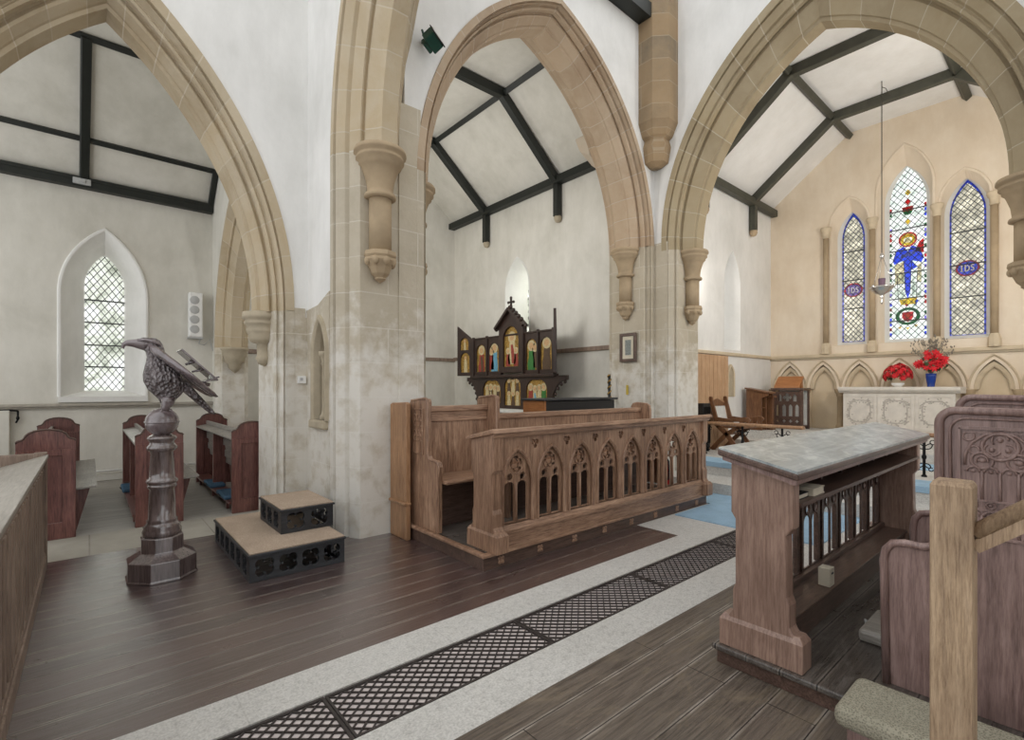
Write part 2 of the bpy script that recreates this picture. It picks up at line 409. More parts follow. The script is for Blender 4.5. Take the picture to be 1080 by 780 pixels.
M['eagle_base'] = wood('polished_dark_pedestal', hx('#332826'), hx('#5c4e4b'), hx('#807270'), 'z', .22, .7, coat=1)
M['black_wood'] = wood('ebonised_carving', hx('#17171a'), hx('#2b2c2f'), hx('#434548'), 'x', .45)
M['beam'] = plain('black_green_paint', hx('#1d211d'), .5, 0, .15, 6)
M['beam_olive'] = plain('olive_grey_paint', hx('#47473d'), .55, 0, .12, 6)
M['iron'] = plain('black_iron', hx('#1b1b1c'), .45, .6)
M['grate'] = plain('worn_cast_iron', hx('#433d3b'), .5, .2, .15)
M['pit'] = plain('dusty_duct', hx('#d8cdc9'), .9, 0, .1, 18)
M['lead'] = plain('window_lead', hx('#2a2a2c'), .6, 0)
M['coir'] = weave('brown_coir_carpet', hx('#b7a491'), hx('#958372'), 110)
M['kneel'] = weave('tapestry_kneeler', hx('#aaa593'), hx('#6b6657'), 150)
M['blue'] = weave('blue_carpet', hx('#a3c0d6'), hx('#8fb3cd'), 140)
M['blue_pad'] = weave('blue_kneeler_cloth', hx('#4f6a80'), hx('#3b5265'), 90)
M['white'] = plain('white_enamel', hx('#e8e8e6'), .5, 0, .03)
M['grey'] = plain('grey_plastic', hx('#b5b6b6'), .6, 0, .05)
M['paper'] = plain('cream_paper', hx('#d8d0bc'), .8, 0, .06)
M['black'] = plain('black_cover', hx('#18181a'), .5, 0)
M['red'] = plain('signal_red', hx('#d01f1c'), .35, 0, .06)
M['petal'] = plain('red_petal', hx('#d8202c'), .55, 0, .2, 40)
M['leaf'] = plain('dark_leaf', hx('#3c5232'), .5, 0, .25, 30)
M['dry'] = plain('dried_grey_stem', hx('#8d8578'), .8, 0, .2, 30)
M['cobalt'] = plain('cobalt_glaze', hx('#173a8c'), .15, 0, .1)
M['gold'] = plain('dull_gold', hx('#a8843e'), .45, .2, .38, 34)
M['silver'] = plain('silver_metal', hx('#c9c6c2'), .2, .9, .05)
M['chain'] = plain('dark_chain', hx('#4b4740'), .5, .5)
M['green'] = plain('green_enamel', hx('#17463a'), .35, 0)
M['lens'] = plain('frosted_lens', hx('#d9d9d4'), .3, 0, .03)
M['cloth_white'] = plain('white_linen', hx('#d8d8d4'), .9, 0, .05)
M['pic'] = plain('engraving', hx('#8f9490'), .6, 0, .35, 60)
M['p_flesh'] = plain('painted_flesh', hx('#c9a276'), .6, 0, .2, 60)
M['p_blue'] = plain('painted_blue', hx('#6aa3bd'), .5, 0, .2, 60)
M['p_green'] = plain('painted_green', hx('#3c7a3a'), .5, 0, .2, 60)
M['p_red'] = plain('painted_red', hx('#9a4034'), .5, 0, .25, 60)
M['p_brown'] = plain('painted_brown', hx('#5b4632'), .5, 0, .25, 60)
M['p_pale'] = plain('painted_cream', hx('#c9b98f'), .5, 0, .2, 60)
M['reredos'] = wood('dark_reredos_oak', hx('#1d1310'), hx('#33231d'), hx('#47342b'), 'z', .4)
M['glass_clear'] = pane('clear_old_glass', hx('#e6e8e0'), 1, hx('#a4aa9c'), 3)
M['glass_warm'] = pane('greyed_quarry_glass', hx('#d6d3c8'), 1, hx('#bcbab0'), 9)
M['glass_white'] = pane('white_quarry_glass', hx('#f3f6f2'), 1, hx('#d8e0da'), 8)
M['g_blue'] = pane('blue_glass', hx('#6f8cf2'), 1, hx('#4a66d8'), 20)
M['g_red'] = pane('ruby_glass', hx('#d8384c'), 1, hx('#a82a40'), 20)
M['g_green'] = pane('green_glass', hx('#2c9a70'), 1, hx('#1c7454'), 20)
M['g_gold'] = pane('amber_glass', hx('#ecd878'), 1, hx('#ccb450'), 20)
M['g_flesh'] = pane('pale_flesh_glass', hx('#f0e6d2'), 1, hx('#dccdb4'), 20)
M['g_purple'] = pane('violet_glass', hx('#bdb2ec'), 1, hx('#9a8cd8'), 20)
WORLD = 1.0; EXPO = 0.58
W_ = (1,.985,.95); C_ = (1,.95,.88)
AREA_LIGHTS = [
 ('chancel_lamp', (7.85,4.40,3.4), (11.2,2.0,3.0), .5, 14, C_),
 ('chancel_lamp', (7.95,-.02,3.2), (10.6,4.0,3.4), .7, 42, C_),
 ('chancel_lamp', (7.95,-.02,4.3), (9.8,2.6,6.5), .7, 33, C_),
 ('chapel_fill', (2.7,6.2,3.6), (6.9,8.0,3.6), 1.0, 32, W_),  # unseen fill lights added to brighten the chapel
 ('chapel_fill', (2.7,8.9,4.0), (6.9,7.0,5.0), 1.0, 22, W_),
 ('chapel_fill', (2.9,5.9,3.2), (5.4,8.6,6.6), .8, 17, W_),
 ('aisle_fill', (-1.9,6.75,3.2), (.8,10.0,2.6), 1.0, 9, W_),  # added fill for the aisle, out of view, no real fitting
 ('aisle_fill', (-1.9,6.9,3.0), (.2,9.2,5.4), 1.0, 4, W_),
 ('daylight_window', (.19,10.62,2.5), (.19,6,1.6), .52, 6, (1,1,1), 2.2),
 ('daylight_window', (7.62,7.62,3.3), (5.5,8.9,2.8), .5, 22, (1,1,1), 1.5),
]
# ================================================================== SETTING
H = 7.6
def wall(name, fr, u0, u1, z0, z1, notches=(), holes=(), t=.5, mat='plaster', top=None, t0=0.0):
    """notches: (cx,w,zs,rise,o,growth) arches open to the floor, in order of u"""
    L = [(u0, z0)]
    for (cx, w, zs, rise, o, gr) in notches:
        a = arch(cx, w, z0, zs, rise, o, 26, gr)      # starts bottom-left, bottom-right, ... back to left
        L += [a[0]] + a[:1:-1] + [a[1]]
    L += [(u1, z0), (u1, z1)] + (list(top) if top else []) + [(u0, z1)]
    g = G(); g.plate(fr, L, holes, t, t0)
    return g.build(name, M[mat], kind='structure')
def prism_tube(g, loopA, loopB):
    n = len(loopA); g.add(list(loopA)+list(loopB), [(i, (i+1) % n, (i+1) % n+n, i+n) for i in range(n)])

def sym_prof(half, T): return half + [(o, T-t) for o, t in half[::-1]]
# ---- chancel-side capitals on corbelled shafts
CAP = [(.0,.0),(.235,0),(.245,-.02),(.245,-.045),(.215,-.06),(.225,-.085),(.225,-.105),(.195,-.125),(.2,-.15),(.175,-.17),(.155,-.22),(.13,-.30),(.12,-.38),(.118,-.41),(.145,-.42),(.15,-.44),(.145,-.455),(.108,-.465)]
def respond(parent, c, zt, k=1.0, shaft=.55, mat='shaft'):
    g = G(); g.lathe([(r*k, zt+h*k) for r, h in CAP], (c[0], c[1], 0), 28); g.build('capital', M[mat], parent)
    g = G(); zb = zt-.465*k; g.lathe([(.105*k, zb+.01), (.105*k, zb-shaft)], (c[0], c[1], 0), 24); g.build('shaft', M[mat], parent)
    g = G(); z = zb-shaft
    g.lathe([(.11*k, z+.015), (.15*k, z+.01), (.158*k, z-.03), (.145*k, z-.05), (.15*k, z-.075), (.11*k, z-.14), (.085*k, z-.2), (.05*k, z-.235), (.055*k, z-.25), (.0, z-.29)], (c[0], c[1], 0), 8, sm=False)
    for q in range(8):
        a = q*PI/4; g.ell((c[0]+.125*k*math.cos(a), c[1]+.125*k*math.sin(a), z-.085), .035*k, .035*k, .045*k, 8, 5)
    g.build('corbel', M[mat], parent)

# ---- nave north arcade wall with the first arch
A1 = (.12, 1.265, 2.28, 2.67)
wn = wall('wall_nave_north', FY(5.6), -3.4, 1.85, 0, H, [A1+(.28,.08)], t=.8)
T = .8
P_ARCH = lambda e, s, T: sym_prof([(e,.012),(e,-.016),(e-.085,-.016),(e-.09,.02),(e-.105,.022),(e-.11,-.004),(s+.055,.05),(s+.045,.085),(s+.035,.088),(s+.02,.07),(s,.085),(s,.14),(s+.02,.17),(s-.0,.185),(s-.03,.165),(s-.05,.175),(.035,.25),(.03,.275),(.0,.285)], T)
P_JAMB = lambda e, s, T: sym_prof([(e,.012),(e,-.016),(e-.085,-.016),(e-.09,.02),(e-.105,.022),(e-.11,-.004),(s+.055,.05),(s+.045,.085),(s+.035,.088),(s+.02,.07),(s,.085)], T)
g = G(); arch_mould(g, FY(5.6), A1[0], A1[1], A1[2], A1[3], P_ARCH(.30,.12,T), None, gr=.08); g.build('arch_moulding', M['vous'], wn)
g = G()
for s in (-1, 1):
    for (o, t0_, o2, t1_) in ():
        pass
pr = P_JAMB(.30,.12,T)
for s in (-1, 1):
    pts = [(A1[0]+s*(A1[1]+o), 5.6+t) for o, t in pr]
    g.loft([[V(x,y,0) for x, y in pts], [V(x,y,A1[2]+.005) for x, y in pts]], sm=False)
    g.build('jamb', M['ashlar'], wn) if s == 1 else None
g = G()
for s in (-1, 1):
    c = (A1[0]+s*(A1[1]+.06), 6.0)
    if s == 1:
        # moulded corbel instead of a long shaft
        q = G(); q.lathe([(0,2.285),(.215,2.285),(.22,2.215),(.19,2.20),(.2,2.17),(.195,2.15),(.17,2.13),(.18,2.09),(.17,2.06),(.155,2.04),(.16,2.0),(.13,1.96),(.075,1.94),(.07,1.80),(.085,1.79),(.06,1.72),(.0,1.69)], (c[0]+.04, c[1], 0), 24); q.build('capital', M['carved'], wn)
g = G(); g.plate(FY(5.588), [(1.68,0),(1.84,0),(1.84,2.22),(1.80,2.22),(1.80,2.32),(1.68,2.32)], t=.02); g.build('ashlar_facing', M['ashlar'], wn)

# ---- transverse arch wall between nave and choir
A0 = (2.2, 2.15, 3.75, 2.95)
wt = wall('wall_choir_arch', FX(1.83), -1.6, 6.0, 0, H, [A0+(.50,.0)], holes=[arch(5.16, .17, 1.12, 1.78, .36, 0, 10)], t=.70)
T0 = .70
half0 = [(.54,.012),(.54,-.016),(.47,-.016),(.462,.03),(.447,.03),(.44,.0),(.36,.06),(.345,.105),(.33,.105),(.31,.085),(.2,.145),(.2,.16)]
g = G(); arch_mould(g, FX(1.83), A0[0], A0[1], A0[2], A0[3], sym_prof(half0+[(.21,.19),(.18,.20),(.16,.18),(.05,.25),(0,.27)], T0), None); g.build('arch_moulding', M['vous'], wt)
for s in (-1, 1):
    pts = [(1.83+t, A0[0]+s*(A0[1]+o)) for o, t in sym_prof(half0, T0)]
    g = G(); g.loft([[V(x,y,0) for x, y in pts], [V(x,y,A0[2]+.005) for x, y in pts]], sm=False); g.build('jamb', M['ashlar'], wt)
    respond(wt, (1.83+T0/2-.03, A0[0]+s*(A0[1]+.13)), A0[2], 1.02, .52)
# niche (holy-water recess) in the west face
g = G()
no = [(4.93,0),(5.6,0),(5.6,2.30),(5.25,2.32),(4.93,2.42)]
hole = arch(5.16, .17, 1.12, 1.78, .36, 0, 10)
g.plate(FX(1.818), no, [hole], .02); g.build('ashlar_facing', M['ashlar'], wt)
g = G(); prism_tube(g, [V(1.818,u,z) for u, z in hole], [V(2.0,u,z) for u, z in hole])
g.plate(FX(1.995), rect(4.97,5.35,1.08,2.2), t=.02); g.build('niche_back', M['carved'], wt)
g = G(); arch_mould(g, FX(1.80), 5.16, .17, 1.78, .36, [(-.02,.12),(-.02,.06),(.0,.0),(.02,-.015),(.05,-.015),(.06,.03)], 1.12, 12); 
g.build('niche_moulding', M['carved'], wt)
for y in (5.16,):
    g = G(); g.lathe([(.05,1.12),(.05,1.16),(.032,1.19),(.028,1.22),(.028,1.68),(.04,1.7),(.03,1.72),(.045,1.77),(.06,1.79),(.06,1.83),(.0,1.83)], (1.86,y,0), 14); g.build('colonnette', M['carved'], wt)
g = G(); g.box(1.76,1.84,4.95,5.38,1.03,1.12); g.build('niche_sill', M['carved'], wt, bevel=.02)

# ---- choir north wall with the arch to the chapel
A2 = (4.745, 1.85, 3.72, 2.64)
wc = wall('wall_choir_north', FY(4.55), 2.45, 6.95, 0, H, [A2+(.27,-.25)], t=.8)
g = G(); arch_mould(g, FY(4.55), A2[0], A2[1], A2[2], A2[3], P_ARCH(.31,.16,T), None, gr=-.25); g.build('arch_moulding', M['vous_rose'], wc)
pr = P_JAMB(.31,.16,T)
for s in (-1, 1):
    pts = [(A2[0]+s*(A2[1]+o), 4.55+t) for o, t in pr]
    g = G(); g.loft([[V(x,y,0) for x, y in pts], [V(x,y,A2[2]+.005) for x, y in pts]], sm=False); g.build('jamb', M['ashlar'], wc)
    respond(wc, (A2[0]+s*(A2[1]+.11), 4.95), A2[2], .98, .42)
g = G(); g.box(2.38,2.63,4.535,4.75,0,4.35); g.box(6.84,6.935,4.537,4.75,0,3.76); g.build('ashlar_facing', M['ashlar'], wc)

# ---- chancel arch wall
A3 = (2.25, 1.725, 3.62, 2.58)
wa = wall('wall_chancel_arch', FX(6.92), -2.6, 5.36, 0, H, [A3+(.40,.42)], t=.78)
T3 = .78
g = G(); arch_mould(g, FX(6.92), A3[0], A3[1], A3[2], A3[3], P_ARCH(.43,.2,T3), None, gr=.42); g.build('arch_moulding', M['vous_grey'], wa)
pr = P_JAMB(.43,.2,T3)
for s in (-1, 1):
    pts = [(6.92+t, A3[0]+s*(A3[1]+o)) for o, t in pr]
    g = G(); g.loft([[V(x,y,0) for x, y in pts], [V(x,y,A3[2]+.005) for x, y in pts]], sm=False); g.build('jamb', M['ashlar'], wa)
    respond(wa, (7.31, A3[0]+s*(A3[1]+.13)), A3[2], 1.0, .42)
g = G(); g.box(6.907,7.1,4.30,4.56,0,3.76); g.build('ashlar_facing', M['ashlar'], wa)
# stone wall-post corbel in the corner
def octr(cx, cy, r, z, k=1.0): return [V(cx+r*math.cos(a), cy+r*math.sin(a)*k, z) for a in [PI/8+PI/4*i for i in range(8)]]
g = G(); c = (6.80, 4.43)
g.loft([octr(*c,.33,7.6), octr(*c,.33,5.55), octr(c[0]+.02,c[1]+.02,.25,5.36), octr(c[0]+.02,c[1]+.02,.22,5.34), octr(c[0]+.02,c[1]+.02,.2,5.32), octr(c[0]+.03,c[1]+.03,.235,5.22), octr(c[0]+.03,c[1]+.03,.19,4.98), octr(c[0]+.03,c[1]+.03,.08,4.93)], sm=False)
g.build('trim_wall_post', ashlar('patched_corbel_stone', (hx('#a58c6c'), hx('#7d7465'), hx('#b59b7a')), hx('#b8ab96'), .5, .34, white=0), kind='structure')
g = G(); g.box(2.6,6.5,4.32,4.54,7.1,7.32); g.build('trim_choir_wall_plate', M['beam'], kind='structure')

# ---- aisle
wan = wall('wall_aisle_north', FY(10.05), -3.4, 1.75, 0, 4.75, holes=[arch(.185,.50,1.32,2.9,1.0,0,16)], t=.06, mat='plaster_grey')
WE = (8.2, 1.2, 2.14, 2.0)
wae = wall('wall_aisle_east', FX(1.65), 6.3, 10.6, 0, 7.3, [WE+(.38,.0)], t=.48, mat='plaster_grey')
g = G(); arch_mould(g, FX(1.65), WE[0], WE[1], WE[2], WE[3], sym_prof([(.40,.012),(.40,-.014),(.32,-.014),(.25,.06),(.2,.07),(.2,.1),(.17,.105),(.06,.15),(0,.16)], .48), None); g.build('arch_moulding', M['vous'], wae)
for s in (-1, 1):
    pts = [(1.65+t, WE[0]+s*(WE[1]+o)) for o, t in sym_prof([(.40,.012),(.40,-.014),(.32,-.014),(.25,.06),(.2,.07)], .48)]
    g = G(); g.loft([[V(x,y,0) for x, y in pts], [V(x,y,WE[2]+.005) for x, y in pts]], sm=False); g.build('jamb', M['ashlar'], wae)
    g = G(); g.lathe([(0,2.14),(.21,2.14),(.215,2.1),(.19,2.08),(.195,2.02),(.16,1.97),(.15,1.9),(.1,1.86),(.1,1.8),(.05,1.74),(0,1.7)], (1.89, WE[0]+s*(WE[1]+.1), 0), 22); g.build('capital', M['carved'], wae)
def slab(name, a, b, c, d, th, mat, parent=None):
    n = (Vector(b)-Vector(a)).cross(Vector(d)-Vector(a)).normalized()
    if n.z < 0: n = -n
    g = G(); P = [Vector(p) for p in (a,b,c,d)]; g.add(P+[p+n*th for p in P], [(0,1,2,3),(7,6,5,4),(0,4,5,1),(1,5,6,2),(2,6,7,3),(3,7,4,0)])
    return g.build(name, M[mat], parent, kind='structure' if parent is None else None)
ca = slab('ceiling_aisle', (-3.4,10.15,4.51), (1.66,10.15,4.51), (1.66,7.2,7.17), (-3.4,7.2,7.17), .08, 'plaster_grey')
slab('ceiling_slope', (-3.4,7.2,7.17), (1.66,7.2,7.17), (1.66,6.35,6.5), (-3.4,6.35,6.5), .08, 'plaster_grey', ca)
def beam(parent, p, q, w, h, up=(0,0,1), mat='beam'):
    g = G(); g.bar(p, q, w, h, up); return g.build('roof_beam', M[mat], parent, bevel=.008, seg=1)
up = (0,-.67,.74)
beam(ca, (-3.3,9.98,4.55), (1.64,9.98,4.55), .14, .10)
beam(ca, (-3.3,9.93,4.62), (1.64,9.93,4.62), .06, .06)
beam(ca, (-3.3,9.50,5.07), (1.64,9.50,5.07), .07, .07, up)
beam(ca, (-3.3,8.46,6.01), (1.64,8.46,6.01), .07, .08, up)
beam(ca, (-.06,9.97,4.6), (-.03,8.44,6.0), .11, .08, up)
beam(ca, (1.60,9.97,4.6), (1.60,9.46,5.06), .08, .07, up)
g = G(); g.box(-.19,.02,9.88,9.92,4.53,4.62); g.box(-.13,-.04,9.86,9.9,4.55,4.60); g.build('bracket', M['grey'], ca, bevel=.01)
# string course, skirting, pipe boxing
def strip(name, parent, pts, prof, mat):
    pass
g = G(); g.box(-3.4,1.65,9.97,10.06,1.17,1.215); g.box(-3.4,1.65,9.99,10.06,1.145,1.17); g.build('string_course', M['string'], wan, bevel=.012)
g = G(); g.box(-3.4,1.65,10.0,10.06,0,.10); g.box(-3.4,1.65,10.02,10.06,.10,.13); g.build('trim_aisle_skirting', M['plaster_grey'], kind='structure', bevel=.01)
g = G(); g.tube([(-3.2,9.95,.16),(1.6,9.95,.16)], .018, 8); g.build('trim_heating_pipe', M['white'], kind='structure')
wb = G(); wb.box(-1.9,-.86,9.93,10.06,.1,1.13); b0 = wb.build('wall_boxing', M['plaster_grey'], kind='structure', bevel=.01)
g = G(); g.tube([(-.78,9.99,1.12),(-.78,9.99,1.0),(-.80,9.99,.95)], .012, 8); g.tube([(-1.4,9.99,1.13),(-.85,9.99,1.13),(-.78,9.99,1.12)], .012, 8); g.ell((-.78,9.98,1.02),.02,.02,.03)
tag(g.build('gas_pipe', M['iron']), 'thin dark pipe with a drop at the left edge of the aisle wall', 'pipe')

# ---- chapel
wce = wall('wall_chapel_east', FX(6.9), 5.3, 10.4, 0, 5.75, holes=[arch(7.88,.37,2.55,3.55,.66,0,14)], t=.06, mat='plaster_grey')
wcn = wall('wall_chapel_north', FY(10.25), 2.0, 7.3, 0, 7.2, t=.1, mat='plaster_grey')
for nm, gg in (('string_course', (6.86,6.91,5.3,10.25,2.12,2.20)),):
    g = G(); g.box(*gg); g.build(nm, M['screen'], wce, bevel=.01)
g = G(); g.box(2.1,6.9,10.21,10.26,2.10,2.18); g.build('string_course', M['screen'], wcn, bevel=.01)
cc = slab('ceiling_chapel', (6.98,5.3,5.43), (6.98,10.3,5.43), (5.45,10.3,6.65), (5.45,5.3,6.65), .08, 'plaster_grey')
slab('ceiling_crown', (5.45,5.3,6.65), (5.45,10.3,6.65), (3.6,10.3,6.65), (3.6,5.3,6.65), .08, 'plaster_grey', cc)
slab('ceiling_slope', (3.6,5.3,6.65), (3.6,10.3,6.65), (2.05,10.3,5.43), (2.05,5.3,5.43), .08, 'plaster_grey', cc)
up = (-.63,0,.78)
beam(cc, (6.80,5.36,5.42), (6.80,10.24,5.42), .16, .14)
beam(cc, (5.47,5.36,6.58), (5.47,10.24,6.58), .09, .09, up)
beam(cc, (3.6,5.36,6.58), (3.6,10.24,6.58), .09, .09)
for y in (6.62, 8.86):
    beam(cc, (6.82,y,5.40), (5.45,y,6.55), .13, .15, up)
    beam(cc, (5.47,y,6.56), (3.6,y,6.56), .13, .15)
    beam(cc, (3.62,y,6.55), (2.2,y,5.42), .13, .15, up)
    beam(cc, (6.82,y,5.5), (6.82,y,4.74), .12, .13, (1,0,0))
    g = G(); g.lathe([(.0,4.62),(.05,4.64),(.075,4.70),(.07,4.745),(0,4.75)], (6.83,y,0), 10); g.build('corbel', M['carved'], cc)

# ---- chancel
wchn = wall('wall_chancel_north', FY(4.55), 7.6, 11.5, 0, 5.55, holes=[arch(9.62,.34,2.2,3.45,.7,0,14)], t=.06, mat='plaster')
g = G(); lo = arch(9.62,.34,2.2,3.45,.7,0,14); li = arch(9.56,.22,2.3,3.35,.62,0,14)
prism_tube(g, [V(u,4.551,z) for u,z in lo], [V(u,4.9,z) for u,z in li]); g.build('window_reveal', M['plaster'], wchn)
ES = 11.43
lan = [(3.07,.31,2.30,4.70,.50,.19,4.45,.52), (2.2,.40,2.30,5.12,.80,.275,4.92,.68), (1.37,.31,2.30,4.70,.50,.235,4.50,.60)]
AR = [4.16-.63*i for i in range(9)]
wche = wall('wall_chancel_east', FX(ES), -2.6, 4.65, 0, 7.0, holes=[arch(c,w,z0,zs,r,0,14) for c,w,z0,zs,r,_,_,_ in lan] + [arch(a,.25,.4,1.43,.5,0,10) for a in AR], t=.10, mat='plaster_cream')
g = G(); g.plate(FX(ES+.11), rect(-2.6,4.65,0,2.12), t=.05); g.build('arcade_back', plaster('stone_panel_back', hx('#c9b596'), hx('#d3c1a5'), hx('#ddceb6')), wche)
g = G()
for a in AR:
    arch_mould(g, FX(ES), a, .25, 1.43, .5, [(.0,.10),(.0,.06),(.02,.045),(.02,.02),(.045,-.0),(.06,-.025),(.075,-.03),(.075,.01)], None, 10)
g.build('arcade_moulding', M['carved_cream'], wche)
g = G()
for a in AR:
    arch_mould(g, FX(ES+.03), a, .18, 1.43, .37, [(.075,.06),(.075,.0),(.02,.01),(.0,.03),(.0,.06)], None, 10)
g.build('arcade_inner_moulding', M['carved_cream'], wche)
for i in range(len(AR)+1):
    y = AR[0]+.315-.63*i
    g = G(); g.lathe([(0,1.43),(.10,1.43),(.105,1.41),(.09,1.385),(.095,1.37),(.07,1.33),(.06,1.30),(.068,1.29),(.054,1.28),(.054,.72),(.07,.70),(.08,.66),(.08,.62)], (ES-.03,y,0), 16); g.build('colonnette', M['shaft'], wche)
def string(x0,x1,y0,y1,par,mat):
    g = G(); g.box(x0,x1,y0,y1,2.075,2.14); g.build('string_course', mat, par, bevel=.015)
string(ES-.06, ES+.01, -2.6, 4.55, wche, M['carved_cream'])
g = G(); g.box(ES-.035,ES+.01,-2.6,4.55,2.045,2.075); g.build('string_moulding', M['carved'], wche)
string(7.7, ES, 4.50, 4.56, wchn, M['carved_cream'])
def shaftcol(y, zt=4.70):
    g = G(); g.lathe([(0,zt),(.095,zt),(.10,zt-.02),(.10,zt-.045),(.085,zt-.06),(.09,zt-.075),(.065,zt-.10),(.06,zt-.19),(.07,zt-.20),(.055,zt-.215)], (ES-.045,y,0), 20)
    g.lathe([(.055,2.36),(.065,2.34),(.075,2.30),(.085,2.27),(.085,2.14)], (ES-.045,y,0), 8, sm=False); g.build('shaft_capital', M['carved_cream'], wche)
    g = G(); g.lathe([(.052,zt-.21),(.052,2.35)], (ES-.045,y,0), 20); g.build('window_shaft', M['shaft'], wche)
for y in (3.46, 2.68, 1.73, 1.0): shaftcol(y)
cch = slab('ceiling_chancel', (7.6,4.66,5.26), (11.5,4.66,5.26), (11.5,3.05,6.5), (7.6,3.05,6.5), .08, 'ceil')
slab('ceiling_crown', (7.6,3.05,6.5), (11.5,3.05,6.5), (11.5,1.35,6.5), (7.6,1.35,6.5), .08, 'ceil', cch)
slab('ceiling_slope', (7.6,1.35,6.5), (11.5,1.35,6.5), (11.5,-.36,5.26), (7.6,-.36,5.26), .08, 'ceil', cch)
upN = (0,-.62,.78); upS = (0,.62,.78)
bo = 'beam_olive'
beam(cch, (7.7,4.46,5.26), (11.42,4.46,5.26), .12, .14, mat=bo)
beam(cch, (7.7,3.06,6.43), (11.42,3.06,6.43), .10, .10, upN, bo)
beam(cch, (7.7,1.34,6.43), (11.42,1.34,6.43), .10, .10, upS, bo)
for x in (8.40, 10.38):
    beam(cch, (x,4.48,5.30), (x,3.04,6.42), .13, .15, upN, bo)
    beam(cch, (x,3.07,6.42), (x,1.33,6.42), .13, .15, mat=bo)
    beam(cch, (x,1.36,6.42), (x,-.05,5.30), .13, .15, upS, bo)
    beam(cch, (x,4.47,5.34), (x,4.47,4.68), .12, .12, (1,0,0), bo)
    g = G(); g.lathe([(0,4.56),(.05,4.58),(.075,4.63),(.07,4.685),(0,4.69)], (x,4.47,0), 10); g.build('corbel', M['shaft'], cch)
wchs = wall('wall_chancel_south', FY(-.22), 7.7, 11.5, 0, 5.55, holes=[arch(9.0,.40,1.6,3.2,.8,0,12), arch(10.4,.40,1.6,3.2,.8,0,12)], t=.06, mat='plaster')

# ---- south side (mostly outside the view): arcades like the north ones
ws = wall('wall_choir_south', FY(-.95), 2.6, 6.95, 0, H, [(A2[0], A2[1], A2[2], A2[3], .27, -.25)], t=.8)
g = G(); arch_mould(g, FY(-.95), A2[0], A2[1], A2[2], A2[3], P_ARCH(.31,.16,T), None, gr=-.25); g.build('arch_moulding', M['vous_rose'], ws)
wns = wall('wall_nave_south', FY(-2.1), -3.4, 1.85, 0, H, [A1+(.28,.08)], t=.8)
g = G(); arch_mould(g, FY(-2.1), A1[0], A1[1], A1[2], A1[3], P_ARCH(.30,.12,T), None, gr=.08); g.build('arch_moulding', M['vous'], wns)
# corbel at the back of the chapel arch
g = G(); g.add([V(6.30,5.36,5.30),V(6.62,5.36,5.10),V(6.62,5.36,5.62),V(6.18,5.36,5.62),V(6.30,5.60,5.46),V(6.62,5.60,5.30),V(6.62,5.60,5.62),V(6.18,5.60,5.62)], [(0,3,2,1),(4,5,6,7),(0,1,5,4),(1,2,6,5),(2,3,7,6),(3,0,4,7)]); g.build('trim_back_corbel', M['vous_rose'], kind='structure', bevel=.02)

# ---- floors (plates; everything stands on their tops)
def fl(name, x0, x1, y0, y1, z, mat, z0=-.12):
    g = G(); g.box(x0,x1,y0,y1,z0,z); return g.build(name, M[mat], kind='structure')
fl('floor_nave_boards', -3.4, 4.40, 2.62, 5.62, 0, 'floor_dark')
g = G(); g.box(-8,4.40,2.35,2.62,-.12,0); g.box(-8,4.40,1.70,1.97,-.12,0);  g.box(4.40,6.5,2.35,4.60,-.12,0); g.box(4.40,6.5,-2.5,1.97,-.12,0); g.box(5.06,6.5,1.97,2.35,-.12,0); g.box(1.0,6.5,4.55,5.36,-.12,-.001)
g.build('floor_stone', M['slab'], kind='structure')
g = G(); g.box(-8,5.07,1.97,2.35,-.2,-.014); g.build('floor_grate_duct', M['pit'], kind='structure')
fl('floor_south_boards', -8, 4.40, -6, 1.70, 0, 'floor_worn')
fl('floor_threshold', -3.4, 1.7, 5.62, 6.42, 0, 'slab_old')
fl('floor_aisle_boards', -3.4, 2.1, 6.42, 10.1, 0, 'floor_grey')
fl('floor_chapel', 2.1, 7.0, 5.36, 10.3, 0, 'floor_grey')
fl('floor_lower_step', 6.5, 7.72, -.3, 4.56, .15, 'slab')
fl('floor_sanctuary', 7.12, 9.4, -.3, 4.56, .33, 'slab')
fl('floor_altar_step', 9.4, 9.95, -.3, 4.56, .47, 'slab')
fl('floor_altar_pavement', 9.95, 11.6, -.3, 4.56, .62, 'slab')

# ---- leaded windows
def clip(p, q, loop):
    """pieces of segment pq inside the closed loop"""
    ts = [0.0, 1.0]; d = (q[0]-p[0], q[1]-p[1]); n = len(loop)
    for i in range(n):
        a = loop[i]; b = loop[(i+1) % n]; e = (b[0]-a[0], b[1]-a[1]); den = d[0]*e[1]-d[1]*e[0]
        if abs(den) < 1e-9: continue
        t = ((a[0]-p[0])*e[1]-(a[1]-p[1])*e[0])/den; s = ((a[0]-p[0])*d[1]-(a[1]-p[1])*d[0])/den
        if 0 <= s <= 1 and 0 < t < 1: ts.append(t)
    ts.sort(); out = []
    for t0, t1 in zip(ts, ts[1:]):
        if t1-t0 < 1e-4: continue
        tm = (t0+t1)/2; m = (p[0]+d[0]*tm, p[1]+d[1]*tm); c = False
        for i in range(n):
            a = loop[i]; b = loop[(i+1) % n]
            if (a[1] > m[1]) != (b[1] > m[1]) and m[0] < (b[0]-a[0])*(m[1]-a[1])/(b[1]-a[1])+a[0]: c = not c
        if c: out.append(((p[0]+d[0]*t0, p[1]+d[1]*t0), (p[0]+d[0]*t1, p[1]+d[1]*t1)))
    return out
